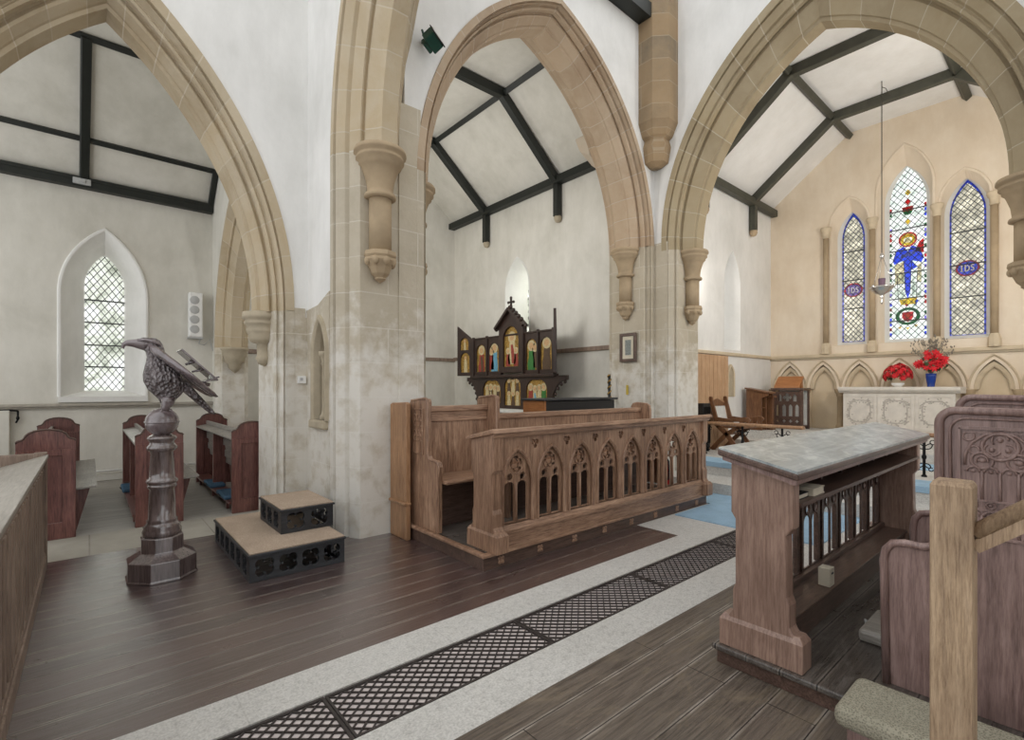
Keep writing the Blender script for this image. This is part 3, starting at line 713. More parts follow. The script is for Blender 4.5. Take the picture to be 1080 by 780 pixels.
def leading(par, fr, loop, pu, pv, bars, lw=.0075, bw=.018, mat='lead'):
    O, U, W, N = fr; us = [p[0] for p in loop]; vs = [p[1] for p in loop]
    u0, u1, v0, v1 = min(us), max(us), min(vs), max(vs); k = pv/pu
    g = G(); c = u0 - (v1-v0)/k - pu*4 ; cu = (u0+u1)/2
    i0 = int(((v1-v0)/k + (u1-u0))/pu)+3
    for i in range(-i0, i0):
        for s in (1, -1):
            p = (cu+i*pu, v0); q = (p[0]+s*(v1-v0)/k, v1)
            for a, b in clip(p, q, loop): g.bar(O+U*a[0]+W*a[1], O+U*b[0]+W*b[1], lw, lw, N)
    g.build('lead_lattice', M[mat], par)
    g = G()
    for z in bars:
        for a, b in clip((u0-.1, z), (u1+.1, z+1e-4), loop): g.bar(O+U*a[0]+W*a[1], O+U*b[0]+W*b[1], bw, bw, N)
    if bars: g.build('glazing_bar', M[mat], par)
def off(fr, d): return (fr[0]+fr[3]*d,)+fr[1:]
# window_1: aisle
def splay(par, fr, lo, li, depth, mat, frame_mat=None, d0=0.001):
    O, U, W, N = fr; g = G()
    prism_tube(g, [O+U*p[0]+W*p[1]+N*d0 for p in lo], [O+U*p[0]+W*p[1]+N*depth for p in li])
    return g.build('window_reveal', M[mat], par)
w1 = bpy.data.objects.new('window_1', None); COL.objects.link(w1); w1['kind'] = 'structure'; w1.location = (.185,10.05,1.32)
lo = arch(.185,.50,1.32,2.9,1.0,0,16); li = arch(.19,.25,1.41,3.05,.55,0,16)
splay(w1, FY(10.05), lo, li, .36, 'plaster')
g = G(); arch_mould(g, FY(10.05), .185,.50,2.9,1.0, [(.0,.03),(.0,-.015),(.015,-.03),(.04,-.03),(.055,-.01),(.055,.03)], 1.32, 16); g.box(-.36,.73,10.0,10.08,1.235,1.32); g.build('window_frame', M['plaster'], w1)
g = G(); g.plate(FY(10.40), li, t=.006); g.build('pane', M['glass_clear'], w1)
leading(w1, FY(10.395), li, .094, .135, (1.79,2.14,2.5,2.86), .0095, .02)
# window_2: chapel east
w2 = bpy.data.objects.new('window_2', None); COL.objects.link(w2); w2['kind'] = 'structure'; w2.location = (6.9,7.88,2.55)
lo = arch(7.88,.37,2.55,3.55,.66,0,14); li = arch(7.77,.25,2.6,3.5,.5,0,14)
splay(w2, FX(6.9), lo, li, .45, 'plaster')
g = G(); g.plate(FX(7.35), li, t=.006); g.build('pane', M['glass_clear'], w2)
leading(w2, FX(7.345), li, .10, .15, (3.0,3.4))
g = G(); arch_mould(g, FX(6.9), 7.88,.37,3.55,.66, [(.0,.02),(.0,-.008),(.03,-.008),(.035,.02)], 2.55, 14); g.build('window_frame', M['plaster'], w2)
# east lancets
for i, (c, w, z0, zs, r, gw, gzs, gr) in enumerate(lan):
    par = bpy.data.objects.new('window_%d' % (i+3), None); COL.objects.link(par); par['kind'] = 'structure'; par.location = (ES, c, z0)
    lo = arch(c, w, z0, zs, r, 0, 14); cg = c+(-.005)
    li = arch(cg, gw, 2.38, gzs, gr, 0, 14); lm = arch(cg, gw+.06, 2.32, gzs, gr, .0, 14)
    splay(par, FX(ES), lo, lm, .16, 'plaster_cream')
    O, U, W, N = FX(ES); g = G(); prism_tube(g, [O+U*p[0]+W*p[1]+N*.16 for p in lm], [O+U*p[0]+W*p[1]+N*.26 for p in li]); g.build('window_frame', M['plaster'], par)
    g = G(); arch_mould(g, FX(ES), c, w, zs, r, [(.0,.03),(.0,-.012),(.012,-.022),(.035,-.022),(.05,.0),(.05,.03)], 4.70, 14); g.build('hood_mould', M['plaster_cream'], par)
    fg = FX(ES+.25); mid = (i == 1)
    g = G(); g.plate(fg, li, t=.004, t0=.012); g.build('pane', M['glass_white' if mid else 'glass_warm'], par)
    leading(par, fg, li, .105 if mid else .088, .125 if mid else .105, (2.72,3.14,3.62,4.05,4.45,4.8) if mid else (3.05,3.62,4.2), .009, .018)
    # coloured borders and figures: thin coloured glass in the same leading
    def cg_(shape, mat, d=.0): return g_add(par, fg, shape, mat, d)
    def g_add(par, fr, shape, mat, d):
        q = G(); q.plate(fr, shape, t=.004, t0=d); return q.build('coloured_glass', M[mat], par)
    bw_ = .035 if mid else .022
    inner = arch(cg, gw-bw_, 2.38+.01, gzs, gr*(gw-bw_)/gw, 0, 14)
    if not mid:
        q = G(); q.plate(fg, li, [inner], t=.004, t0=.004); q.build('glass_border', M['g_blue'], par)
        zc = 3.42 if i == 0 else 3.55
        cg_([(cg+x*1.15, z) for x, z in circ(0, 0, .135, 24)], 'g_red', .004)
        for ob in (): pass
        q = G(); q.plate(fg, [(cg+x*1.15, zc+z) for x, z in circ(0,0,.14,24)], [[(cg+x*1.15, zc+z) for x, z in circ(0,0,.115,24)]], t=.006, t0=.0); q.build('roundel_ring', M['g_red'], par)
        q = G(); q.plate(fg, [(cg+x*1.15, zc+z) for x, z in circ(0,0,.115,24)], t=.004, t0=-.004); q.build('roundel', M['g_purple' if i == 0 else 'g_blue'], par)
        # monogram: strokes I, D, S
        q = G(); zf = zc; xf = ES+.25-.012
        def st(pts, ww=.016):
            q.tube([(xf, cg-u, zf+z) for u, z in pts], ww/2, 6)
        st([(-.075,-.05),(-.075,.05)]); st([(-.09,.05),(-.06,.05)], .01); st([(-.09,-.05),(-.06,-.05)], .01)
        st([(-.028,.055),(-.028,-.05)]); st([(-.028,.03),(.0,.045),(.022,.02),(.022,-.025),(.0,-.05),(-.03,-.05)])
        st([(.085,.038),(.065,.05),(.048,.035),(.055,.012),(.078,-.005),(.085,-.03),(.068,-.05),(.046,-.038)])
        q.build('monogram', M['white' if i == 0 else 'paper'], par)
    else:
        seg = []
        rr = random.Random(3)
        for kk in range(28):
            zz = 2.44+kk*.095
            for s in (-1, 1):
                u = cg+s*(gw-bw_*.5)
                if zz > gzs-.05: continue
                if rr.random() < .75: cg_(rect(u-bw_*.45,u+bw_*.45,zz,zz+.06), rr.choice(['g_red','g_green','g_green','g_purple','g_blue']), -.001)
        X = lambda u: cg-u      # u to the right in the picture = south
        def shp(pts, mat, d=-.002): cg_([(X(u), z) for u, z in pts], mat, d)
        def cshp(u, z, r, mat, d=-.002, k=1.0): cg_([(X(u)+a*k, z+b) for a, b in circ(0,0,r,20)], mat, d)
        # figure: haloed, blue cloak, pale robe
        shp([(-.19,3.42),(-.06,3.42),(-.06,3.84),(-.20,3.79)], 'g_flesh', .002); shp([(.14,3.42),(.20,3.42),(.20,3.77),(.14,3.74)], 'g_flesh', .002)
        def annulus(r1, r0, m): q = G(); q.plate(fg, [(cg+a, 4.24+b) for a, b in circ(0,0,r1,24)], [[(cg+a, 4.24+b) for a, b in circ(0,0,r0,24)]], t=.005, t0=-.004); q.build('halo', M[m], par)
        annulus(.14,.112,'g_red'); annulus(.11,.062,'g_gold'); cshp(0,4.22,.058,'g_flesh',-.005,.85)
        shp([(-.07,4.26),(-.06,4.31),(0,4.33),(.06,4.31),(.07,4.26),(.045,4.27),(0,4.285),(-.045,4.27)], 'g_gold', -.006)
        shp([(.10,4.0),(.235,3.95),(.235,4.22),(.17,4.17)], 'g_red', -.001)
        shp([(-.06,4.12),(-.17,4.06),(-.225,3.86),(-.20,3.80),(-.06,3.86),(.06,3.84),(.20,3.78),(.235,3.86),(.17,4.05),(.06,4.12),(0,4.02)], 'g_blue', -.004)
        shp([(-.06,3.86),(.06,3.84),(.14,3.70),(.045,3.66),(.035,3.25),(.0,3.12),(-.035,3.25),(-.045,3.62)], 'g_blue', -.004)
        shp([(-.11,3.96),(.11,4.02),(.11,3.95),(-.10,3.89)], 'g_flesh', -.006)
        shp([(-.21,3.6),(-.06,3.62),(-.05,3.2),(-.14,3.1),(-.20,3.15)], 'glass_white', -.004); shp([(.06,3.62),(.21,3.6),(.20,3.12),(.06,3.15)], 'glass_white', -.004)
        shp([(-.13,3.12),(.14,3.14),(.12,3.02),(-.10,3.02)], 'g_gold', -.004); shp([(.10,3.08),(.16,3.10),(.12,2.98)], 'g_blue', -.005)
        # wreath with shield
        q = G(); q.plate(fg, [(cg+x*1.12, 2.80+z) for x, z in circ(0,0,.165,28)], [[(cg+x*1.12, 2.80+z) for x, z in circ(0,0,.115,28)]], t=.005, t0=-.004); q.build('wreath', M['g_green'], par)
        shp([(-.085,2.88),(.085,2.88),(.085,2.78),(.05,2.72),(0,2.69),(-.05,2.72),(-.085,2.78)], 'g_red', -.005); cshp(0,2.80,.042,'g_gold',-.008,.8)
        # crown motif and small lozenges in the head
        shp([(-.09,4.86),(.09,4.86),(.07,4.78),(-.07,4.78)], 'g_red', -.003); shp([(-.08,4.78),(.08,4.78),(.05,4.72),(0,4.70),(-.05,4.72)], 'g_green', -.003)
        for z, m in ((5.12,'g_gold'),(4.58,'g_gold'),(4.95,'g_red')): shp([(0,z+.06),(.045,z),(0,z-.06),(-.045,z)], m, -.003)
        for u, z, m in ((-.12,2.58,'g_gold'),(0,2.56,'g_gold'),(.12,2.6,'g_gold'),(-.02,3.0,'g_red')): shp([(u-.03,z+.03),(u+.03,z+.03),(u,z-.02)], m, -.003)
        q = G()
        for a, b in (((-.2,3.42),(.2,3.42)),((-.17,4.06),(-.225,3.86)),((.17,4.05),(.235,3.86)),((-.06,3.86),(-.035,3.25)),((.06,3.84),(.035,3.25)),((-.16,3.6),(-.14,3.1)),((.14,3.6),(.13,3.14)),((-.2,3.3),(-.05,3.3)),((.05,3.35),(.2,3.32))):
            q.bar((ES+.25-.008, X(a[0]), a[1]), (ES+.25-.008, X(b[0]), b[1]), .008, .006, (1,0,0))
        q.build('figure_leading', M['lead'], par)
# ================================================================== FLOOR GRATING, CARPETS
secs = [(-1.60,-.35),(-.35,.84),(.84,2.02),(2.02,3.22),(3.22,4.50),(4.50,5.06)]
gl = ['iron heating grate section in the aisle nearest the camera corner','iron heating grate section at the bottom edge, left of the first joint','iron heating grate section between first and second joint from the bottom edge',
      'iron heating grate section beside the front of the left choir stall','iron heating grate section just before the short one at the blue carpet','short iron heating grate section touching the blue carpet']
for (a, b), lab in zip(secs[1:], gl[1:]):
    t = thing('floor_grate', lab, 'grate', (a, 2.16, -.014), 'heating grates along the central aisle')
    g = G(); y0, y1 = 1.978, 2.342; w = .014
    g.box(a+.003,b-.003,y0,y0+w,-.014,-.003); g.box(a+.003,b-.003,y1-w,y1,-.014,-.003); g.box(a+.003,a+w,y0+w,y1-w,-.014,-.003); g.box(b-w,b-.003,y0+w,y1-w,-.014,-.003)
    g.build('rim', M['grate'], t)
    g = G(); loop = rect(a+.01,b-.01,y0+.01,y1-.01); p = .064; sl = 1.15
    n = int((b-a+.8)/p)+2
    for i in range(-8, n):
        for s in (1,-1):
            x = a+i*p; q0 = (x, y0) if s > 0 else (x, y1); q1 = (x+(y1-y0)*sl, y1 if s > 0 else y0)
            for c, d in clip(q0, q1, loop): g.bar((c[0],c[1],-.0085),(d[0],d[1],-.0085),.0068,.007)
    g.build('lattice', M['grate'], t)
c = G(); c.plate(FZ(0), [(5.07,1.60),(6.49,1.60),(6.49,3.42),(5.90,3.32),(5.89,3.06),(5.07,3.06)], t=.012); c = c.build('carpet', M['blue'])
tag(c, 'pale blue carpet on the floor at the end of the aisle before the sanctuary steps', 'carpet')
for nm, args, lab in (('carpet_runner', (6.98,7.60,.6,4.1,.331,.345), 'blue carpet strip along the upper sanctuary step'),):
    g = G(); x0,x1,y0,y1,z0,z1 = args; g.box(7.135,x1,y0,y1,z0,z1); g.box(7.105,7.135,y0,y1,.27,z1); o = g.build('step_carpet', M['blue'], bevel=.006); tag(o, lab, 'carpet')
g = G(); g.box(8.6,9.3,1.0,3.2,.331,.342); tag(g.build('sanctuary_carpet', M['blue']), 'blue carpet behind the altar rail, seen below it to the right', 'carpet')

# ================================================================== EAGLE LECTERN
LX, LY = .43, 4.69
t = thing('eagle_lectern', 'dark carved eagle lectern on an octagonal pedestal at the left', 'lectern', (LX, LY, 0))
def octa(r, z, cx=LX, cy=LY): return [V(cx+r*math.cos(PI/8+PI/4*i), cy+r*math.sin(PI/8+PI/4*i), z) for i in range(8)]
g = G(); g.loft([octa(.243,0), octa(.243,.014), octa(.235,.018), octa(.235,.148), octa(.228,.152), octa(.152,.195), octa(.145,.20), octa(.145,.305), octa(.132,.313)], sm=False)
g.build('octagonal_base', M['eagle_base'], t, bevel=.004)
g = G()
g.lathe([(.0,.312),(.122,.312),(.128,.33),(.128,.35),(.118,.37),(.122,.385),(.105,.405),(.098,.42),(.103,.43),(.09,.445),(.088,.56),(.082,.67),(.092,.68),(.098,.69),(.094,.702),(.088,.705),(.102,.72),(.106,.73),(.098,.745),(.085,.755),(.082,.80),(.074,.955),(.088,.965),(.10,.98),(.10,.995),(.084,1.015),(.078,1.03),(.09,1.05),(.098,1.06),(.09,1.075),(.06,1.09),(0,1.09)], (LX,LY,0), 32)
g.build('column', M['eagle_base'], t)
g = G(); g.ell((LX,LY,1.187), .112,.112,.110, 28, 16); g.lathe([(.112,1.18),(.116,1.183),(.116,1.191),(.112,1.194)], (LX,LY,0), 28); g.build('orb', M['eagle'], t)
def E(u, v, y=0.0): return V(LX+(120+u/7.09-170)*.00738, LY+y, 1.45-(340+v/7.09-409)*.00738)
K = .00738/7.09
def eagle_feather():
    q = NT('eagle_feathers'); v = coords(q, (1,1,.7)); vo = q.n('ShaderNodeTexVoronoi', Scale=42.0); q.l(v, vo.inputs['Vector'])
    n = noise(q, coords(q), 9, 5); col = ramp(q, n, [(.3, hx('#453b3b')), (.5, hx('#706768')), (.75, hx('#a39b9c'))])
    return finish(q, col, .22, vo.outputs['Distance'], 1.0, .03, .8)
M['feather'] = eagle_feather()
rows = [(600,345,425,.9),(570,330,447,.8),(540,303,475,.85),(500,268,500,.85),(440,240,502,.85),(390,238,478,.85),(340,247,440,.82),(300,256,405,.8),(262,262,382,.78),(225,255,372,.75),(190,228,366,.7),(160,208,356,.62),(135,212,340,.5),(120,235,315,.3)]
rings = []
for v, a, b, k in rows:
    c = E((a+b)/2, v); hw = (b-a)/2*K
    rings.append([c+V(hw*math.cos(2*PI*i/20), hw*k*math.sin(2*PI*i/20), 0) for i in range(20)])
g = G(); g.loft(rings); g.build('eagle_body', M['feather'], t)
g = G(); g.tube([E(262,172),E(225,168),E(185,164),E(150,166),E(128,176),E(124,198),E(130,208)], [.046,.040,.030,.023,.016,.009,.003], 14, up=(0,1,0)); g.build('beak', M['eagle'], t)
g = G()
for s in (-1,1):
    g.ell(E(262,168,s*.040), .012,.008,.010, 10, 7)
    g.tube([E(205,140,s*.03),E(250,138,s*.042),E(300,150,s*.045),E(345,178,s*.048)], [.008,.012,.014,.010], 8)
g.build('brow', M['eagle'], t)
def wing(s):
    g = G(); rr = []
    N = 15
    for i in range(N):
        q = i/(N-1)
        u = 272+q*(690-272); v = 176+q*(556-176) + 14*math.sin(q*PI)
        d = V(.74,0,-.67); nrm = V(.67,0,.74)
        inner = .045-.02*q; outer = .06+.27*math.sin(min(1,q*1.5)*PI/2)*(1-.55*max(0,q-.55)/.45)
        th = (.027 if q > .05 else .018)*(1-.55*q) + .006
        if i in (0, N-1): th *= .4
        ring = []
        for k in range(12):
            a = 2*PI*k/12; cy = (inner+outer)/2; hy = (outer-inner)/2
            ring.append(E(u, v) + V(0, s*(cy+hy*math.cos(a)), 0) + nrm*(th*math.sin(a)) + nrm*(-.03*((math.cos(a)+1)/2)**2*0))
        rr.append(ring)
    g.loft(rr); return g
for s in (-1, 1): wing(s).build('wing', M['eagle'], t)
g = G(); rr = []
for i, (u, v, w, th) in enumerate(((440,440,.05,.05),(500,480,.055,.04),(560,550,.06,.032),(620,618,.066,.026),(670,672,.07,.02),(692,694,.06,.008))):
    c = E(u, v); n_ = V(.68,0,.73)
    rr.append([c + V(0,w*math.cos(2*PI*k/12),0) + n_*(th*math.sin(2*PI*k/12)) for k in range(12)])
g.loft(rr); g.build('tail', M['feather'], t)
for s in (-1,1):
    g = G(); g.tube([E(388,560,s*.045),E(385,600,s*.05),E(375,632,s*.05),E(370,660,s*.05)], [.05,.042,.026,.02], 12)
    for a in (-.7, 0, .7, 3.1):
        p0 = E(370,655,s*.045); d = V(-math.cos(a)*.06, s*math.sin(a)*.05, 0)
        g.tube([p0, p0+d*.6+V(0,0,-.002), p0+d+V(0,0,-.03)], [.013,.011,.003], 8)
    g.build('leg', M['eagle'], t)
g = G(); a = E(455,205); b = E(692,435); n_ = V(.67,0,.74)
g.add([a+V(0,-.14,0), a+V(0,.14,0), b+V(0,.14,0), b+V(0,-.14,0)] + [p+n_*.014 for p in (a+V(0,-.14,0), a+V(0,.14,0), b+V(0,.14,0), b+V(0,-.14,0))], [(0,3,2,1),(4,5,6,7),(0,1,5,4),(1,2,6,5),(2,3,7,6),(3,0,4,7)])
g.bar(E(612,442), E(708,402), .012, .27, (0,1,0)); g.build('book_rest', M['eagle'], t, bevel=.003)
bk = t.children[-1]
for s in (-1,1):
    for aa, bb_, r_ in ((E(555,362,s*.1),E(612,345,s*.1),.008),(E(545,440,s*.08),E(650,465,s*.08),.014),(E(510,305,s*.08),E(560,285,s*.08),.01)):
        g = G(); g.tube([aa,bb_], r_, 8); g.build('strut', M['eagle'], t)

# ================================================================== PIERCED BLOCK STEPS
def block_step(lab, x0, x1, y0, y1, z0, z1, nx, ny):
    t = thing('pulpit_step', lab, 'step', ((x0+x1)/2, (y0+y1)/2, z0), 'block steps by the pier')
    th = .035; hgt = z1-z0
    def side(fr, u0, u1, n):
        pw = (u1-u0-.04)/n; holes = []
        for k in range(n):
            c = u0+.02+pw*(k+.5); r = min(pw*.46, hgt*.40)
            holes.append(foil(c, z0+hgt*.47, r, 4, PI/4, .50, 7))
        g = G(); g.plate(fr, rect(u0,u1,z0,z1-.02), holes, th)
        return g
    for fr, u0, u1, n in ((FY(y0), x0, x1, nx), (FX(x0), y0+th, y1, ny), (FX(x1-th), y0+th, y1, ny), (FY(y1-th), x0+th, x1-th, nx)):
        side(fr, u0, u1, n).build('pierced_side', M['black_wood'], t, bevel=.004, seg=1)
    g = G(); g.box(x0-.012,x1+.012,y0-.012,y1+.012,z1-.022,z1-.006); g.build('top_board', M['black_wood'], t, bevel=.004)
    g = G(); g.box(x0,x1,y0,y1,z1-.006,z1+.006); g.build('carpet_top', M['coir'], t, bevel=.003)
    return t
block_step('large low ebonised block step with brown carpet top and quatrefoil sides on the floor', .90, 1.62, 4.04, 5.36, 0, .214, 4, 6)
block_step('small upper block step with brown carpet top standing on the large one', 1.22, 1.66, 4.40, 5.06, .22, .43, 2, 3)

# ================================================================== NAVE FRONT SCREEN (left edge)
t = thing('pew_front_screen', 'greyed oak slatted desk front of the nave pews at the left edge', 'screen', (-.40, 3.6, 0))
xs = -.28
g = G(); g.box(xs-.05,xs+.02,1.2,5.52,0,.10); g.box(xs-.04,xs+.01,1.2,5.52,.10,.13); g.build('plinth', M['screen'], t, bevel=.008)
g = G(); g.box(xs-.07,xs-.04,1.2,5.5,.12,.84); g.build('backing', M['oak_dark_v'], t)
g = G()
for k in range(27):
    y = 5.36-k*.155; g.box(xs-.036,xs+.006,y-.042,y+.042,.12,.81)
g.build('slatted_front', M['screen'], t, bevel=.006)
g = G(); g.box(xs-.05,xs-.0,1.2,5.5,.80,.875); g.build('top_rail', M['screen'], t, bevel=.006)
g = G(); g.plate((V(0,1.2,0),V(1,0,0),V(0,0,1),V(0,1,0)), [(xs+.03,.915),(xs+.03,.885),(xs-.30,.79),(xs-.30,.82)], t=4.27); g.build('desk_top', M['screen_top'], t, bevel=.006)
g = G(); g.plate(FY(5.47), [(xs-.30,0),(xs+.015,0),(xs+.015,.925),(xs-.30,.925)], t=.05); g.box(xs-.06,xs+.02,5.46,5.54,0,.93); g.build('end_post', M['screen'], t, bevel=.008)

# ================================================================== PEWS IN THE AISLE
def make_pew(lab, loc, with_shelf=True):
    t = thing('pew', lab, 'pew', loc, 'red-stained pews in the side aisle'); x, y, z = loc
    Wd = .42
    def endp():
        return [(0,0),(Wd,0),(Wd,.94),(Wd-.012,.955),(Wd-.045,.965),(Wd-.06,.985)] + [(Wd/2+(Wd/2-.065)*math.cos(a), .99+.065*math.sin(a)) for a in [PI*i/10 for i in range(1,10)]] + [(.06,.985),(.045,.965),(.012,.955),(0,.94)]
    for yy in (0, 2.5):
        g = G(); g.plate((V(x,y+yy,z),V(1,0,0),V(0,0,1),V(0,1,0)), endp(), t=.05); e = g.build('end_panel', M['pew'], t, bevel=.006)
        g = G(); fr = (V(x,y+yy-.016,z),V(1,0,0),V(0,0,1),V(0,1,0))
        g.plate(fr, [(0,0),(Wd,0),(Wd,.86),(0,.86)], [rect(.10,Wd-.10,.16,.80)], t=.016)
        g.build('panel_frame', M['pew'], e, bevel=.004, seg=1)
        g = G(); g.tube([V(x+a, y+yy+.0, b) for a, b in endp()[2:]], .009, 6, up=(0,1,0)); g.build('edge_moulding', M['oak_dark'], e)
    g = G(); g.plate((V(0,y+.05,z),V(1,0,0),V(0,0,1),V(0,1,0)), [(x+.13,.93),(x+.16,.93),(x+.215,.42),(x+.185,.42)], t=2.45)
    for k in range(4): pass
    g.build('backrest', M['pew_grey'], t)
    g = G(); 
    for zz in (.56,.72): g.box(x+.115+(.93-zz)*.105,x+.14+(.93-zz)*.105,y+.05,y+2.5,zz-.045,zz+.045)
    g.build('back_rail', M['pew_grey'], t, bevel=.004)
    g = G(); g.box(x+.02,x+.17,y+1.25,y+1.31,0,.84); g.build('centre_post', M['pew'], t, bevel=.006)
    g = G(); g.plate((V(0,y+.05,z),V(1,0,0),V(0,0,1),V(0,1,0)), [(x-.0,.845),(x+.15,.875),(x+.15,.895),(x-.0,.865)], t=2.45); g.box(x+.13,x+.16,y+.05,y+2.5,.90,.945); g.build('book_ledge', M['pew_grey'], t, bevel=.003)
    g = G(); g.plate((V(0,y+.05,z),V(1,0,0),V(0,0,1),V(0,1,0)), [(x+.19,.43),(x+.57,.455),(x+.58,.475),(x+.19,.452)], t=2.45); g.build('seat', M['pew_grey'], t, bevel=.004)
    for yy in (.30,1.25,2.2): g = G(); g.plate((V(0,y+yy,z),V(1,0,0),V(0,0,1),V(0,1,0)), [(x+.25,0),(x+.42,0),(x+.53,.44),(x+.22,.44)], t=.04); g.build('seat_bracket', M['pew'], t)
    g = G(); g.box(x-.02,x+.16,y+.06,y+2.44,.10,.125)
    for yy in (.3,1.2,2.2): g.box(x,x+.03,y+yy,y+yy+.04,0,.10)
    g.build('kneeling_board', M['pew'], t)
    return t
pa = make_pew('red-stained pew behind the slatted desk front at the left', (-.52, 6.43, 0))
dup(pa, (.36, 6.43, 0), label='red-stained pew standing directly behind the eagle lectern column')
dup(pa, (1.25, 6.43, 0), label='red-stained pew with blue kneelers below its ledge, beside the stone pier')
for i, (x, y, lab) in enumerate(((1.22,6.62,'blue kneeler under the pew beside the pier, nearer the camera'),(1.22,7.52,'blue kneeler under the pew beside the pier, the far one'),(.33,7.9,'blue kneeler showing left of the lectern column'))):
    t = thing('kneeler', lab, 'kneeler', (x+.1, y+.26, .125), 'blue kneelers in the aisle pews')
    g = G(); g.box(x-.015,x+.17,y,y+.50,.125,.175); g.build('pad', M['blue_pad'], t, bevel=.018)
    g = G(); g.tube([(x-.02,y+.2,.15),(x-.03,y+.25,.165),(x-.02,y+.3,.15)], .006, 6); g.build('handle', M['black'], t)
t = thing('chapel_pew', 'dark pew top showing in the chapel beyond the aisle pew', 'pew', (2.5, 7.6, 0))
g = G(); g.box(2.3,2.35,6.6,9.0,.02,1.02); g.build('backrest', M['pew'], t, bevel=.006)
g = G(); g.box(2.28,2.75,6.55,6.6,0,1.08); g.build('end_panel', M['pew'], t, bevel=.01); g = G(); g.box(2.28,2.75,9.0,9.05,0,1.08); g.build('end_panel', M['pew'], t, bevel=.01)
g = G(); g.box(2.35,2.72,6.6,9.0,.43,.46); g.build('seat', M['pew'], t)

# ================================================================== AISLE WALL FITTINGS
t = thing('loudspeaker', 'slim white column loudspeaker on the aisle wall', 'speaker', (1.38, 9.97, 2.30))
g = G(); g.box(1.28,1.48,9.88,10.045,2.32,3.08); g.build('cabinet', M['white'], t, bevel=.02)
for k in range(4):
    g = G(); g.lathe([(0,9.872),(.062,9.872),(.07,9.876),(.07,9.89),(0,9.89)], (1.36,0,2.45+k*.165), 20, ax='y'); g.build('driver', M['grey'], t)
g = G(); g.box(1.27,1.49,9.885,10.045,2.295,2.32); g.build('base_cap', M['grey'], t)
g = G(); g.tube([(1.48,9.96,2.36),(1.44,10.02,2.22),(1.52,10.03,2.2),(1.60,10.0,2.3),(1.64,9.97,2.1)], .008, 6); g.build('cable', M['grey'], t)
t = thing('thermostat', 'small white wall plate on the nave pier', 'thermostat', (1.755, 5.57, 1.50))
g = G(); g.box(1.715,1.80,5.555,5.588,1.50,1.58); g.build('case', M['white'], t, bevel=.006)
g = G(); g.box(1.735,1.765,5.551,5.556,1.53,1.56); g.build('button', M['grey'], t)
# ================================================================== CHOIR STALLS
def desk_post(par, x0, x1, Yf, s, zb, zt0, zt1, mat):
    """end panel of a choir desk; Yf = y of its front edge, s = +1 when the desk runs back to the north"""
    h = zt0
    o = [(-.02,0),(.31,0),(.31,.155),(.295,.175),(.285,.195),(.285,.30),(.272,.335),(.268,.60),(.268,zt1-.30),(.30,zt1-.255),(.30,zt1),(.0,zt0),(.0,zt0-.30),(.022,zt0-.335),(.022,.335),(.008,.30),(.008,.195),(-.005,.175),(-.02,.155)]
    g = G(); g.plate((V(x0,0,zb),V(0,1,0),V(0,0,1),V(1,0,0)), [(Yf+s*u, z) for u, z in o], t=x1-x0)
    e = g.build('end_post', mat, par, bevel=.009)
    g = G(); ya, yb = sorted((Yf-s*.045, Yf+s*.335))
    def rg(z, k): return [V(x0-k,ya-k,z),V(x1+k,ya-k,z),V(x1+k,yb+k,z),V(x0-k,yb+k,z)]
    g.loft([rg(zb,.012),rg(zb+.135,.012),rg(zb+.165,-.006)], sm=False); g.build('post_plinth', mat, e, bevel=.004)
    return e
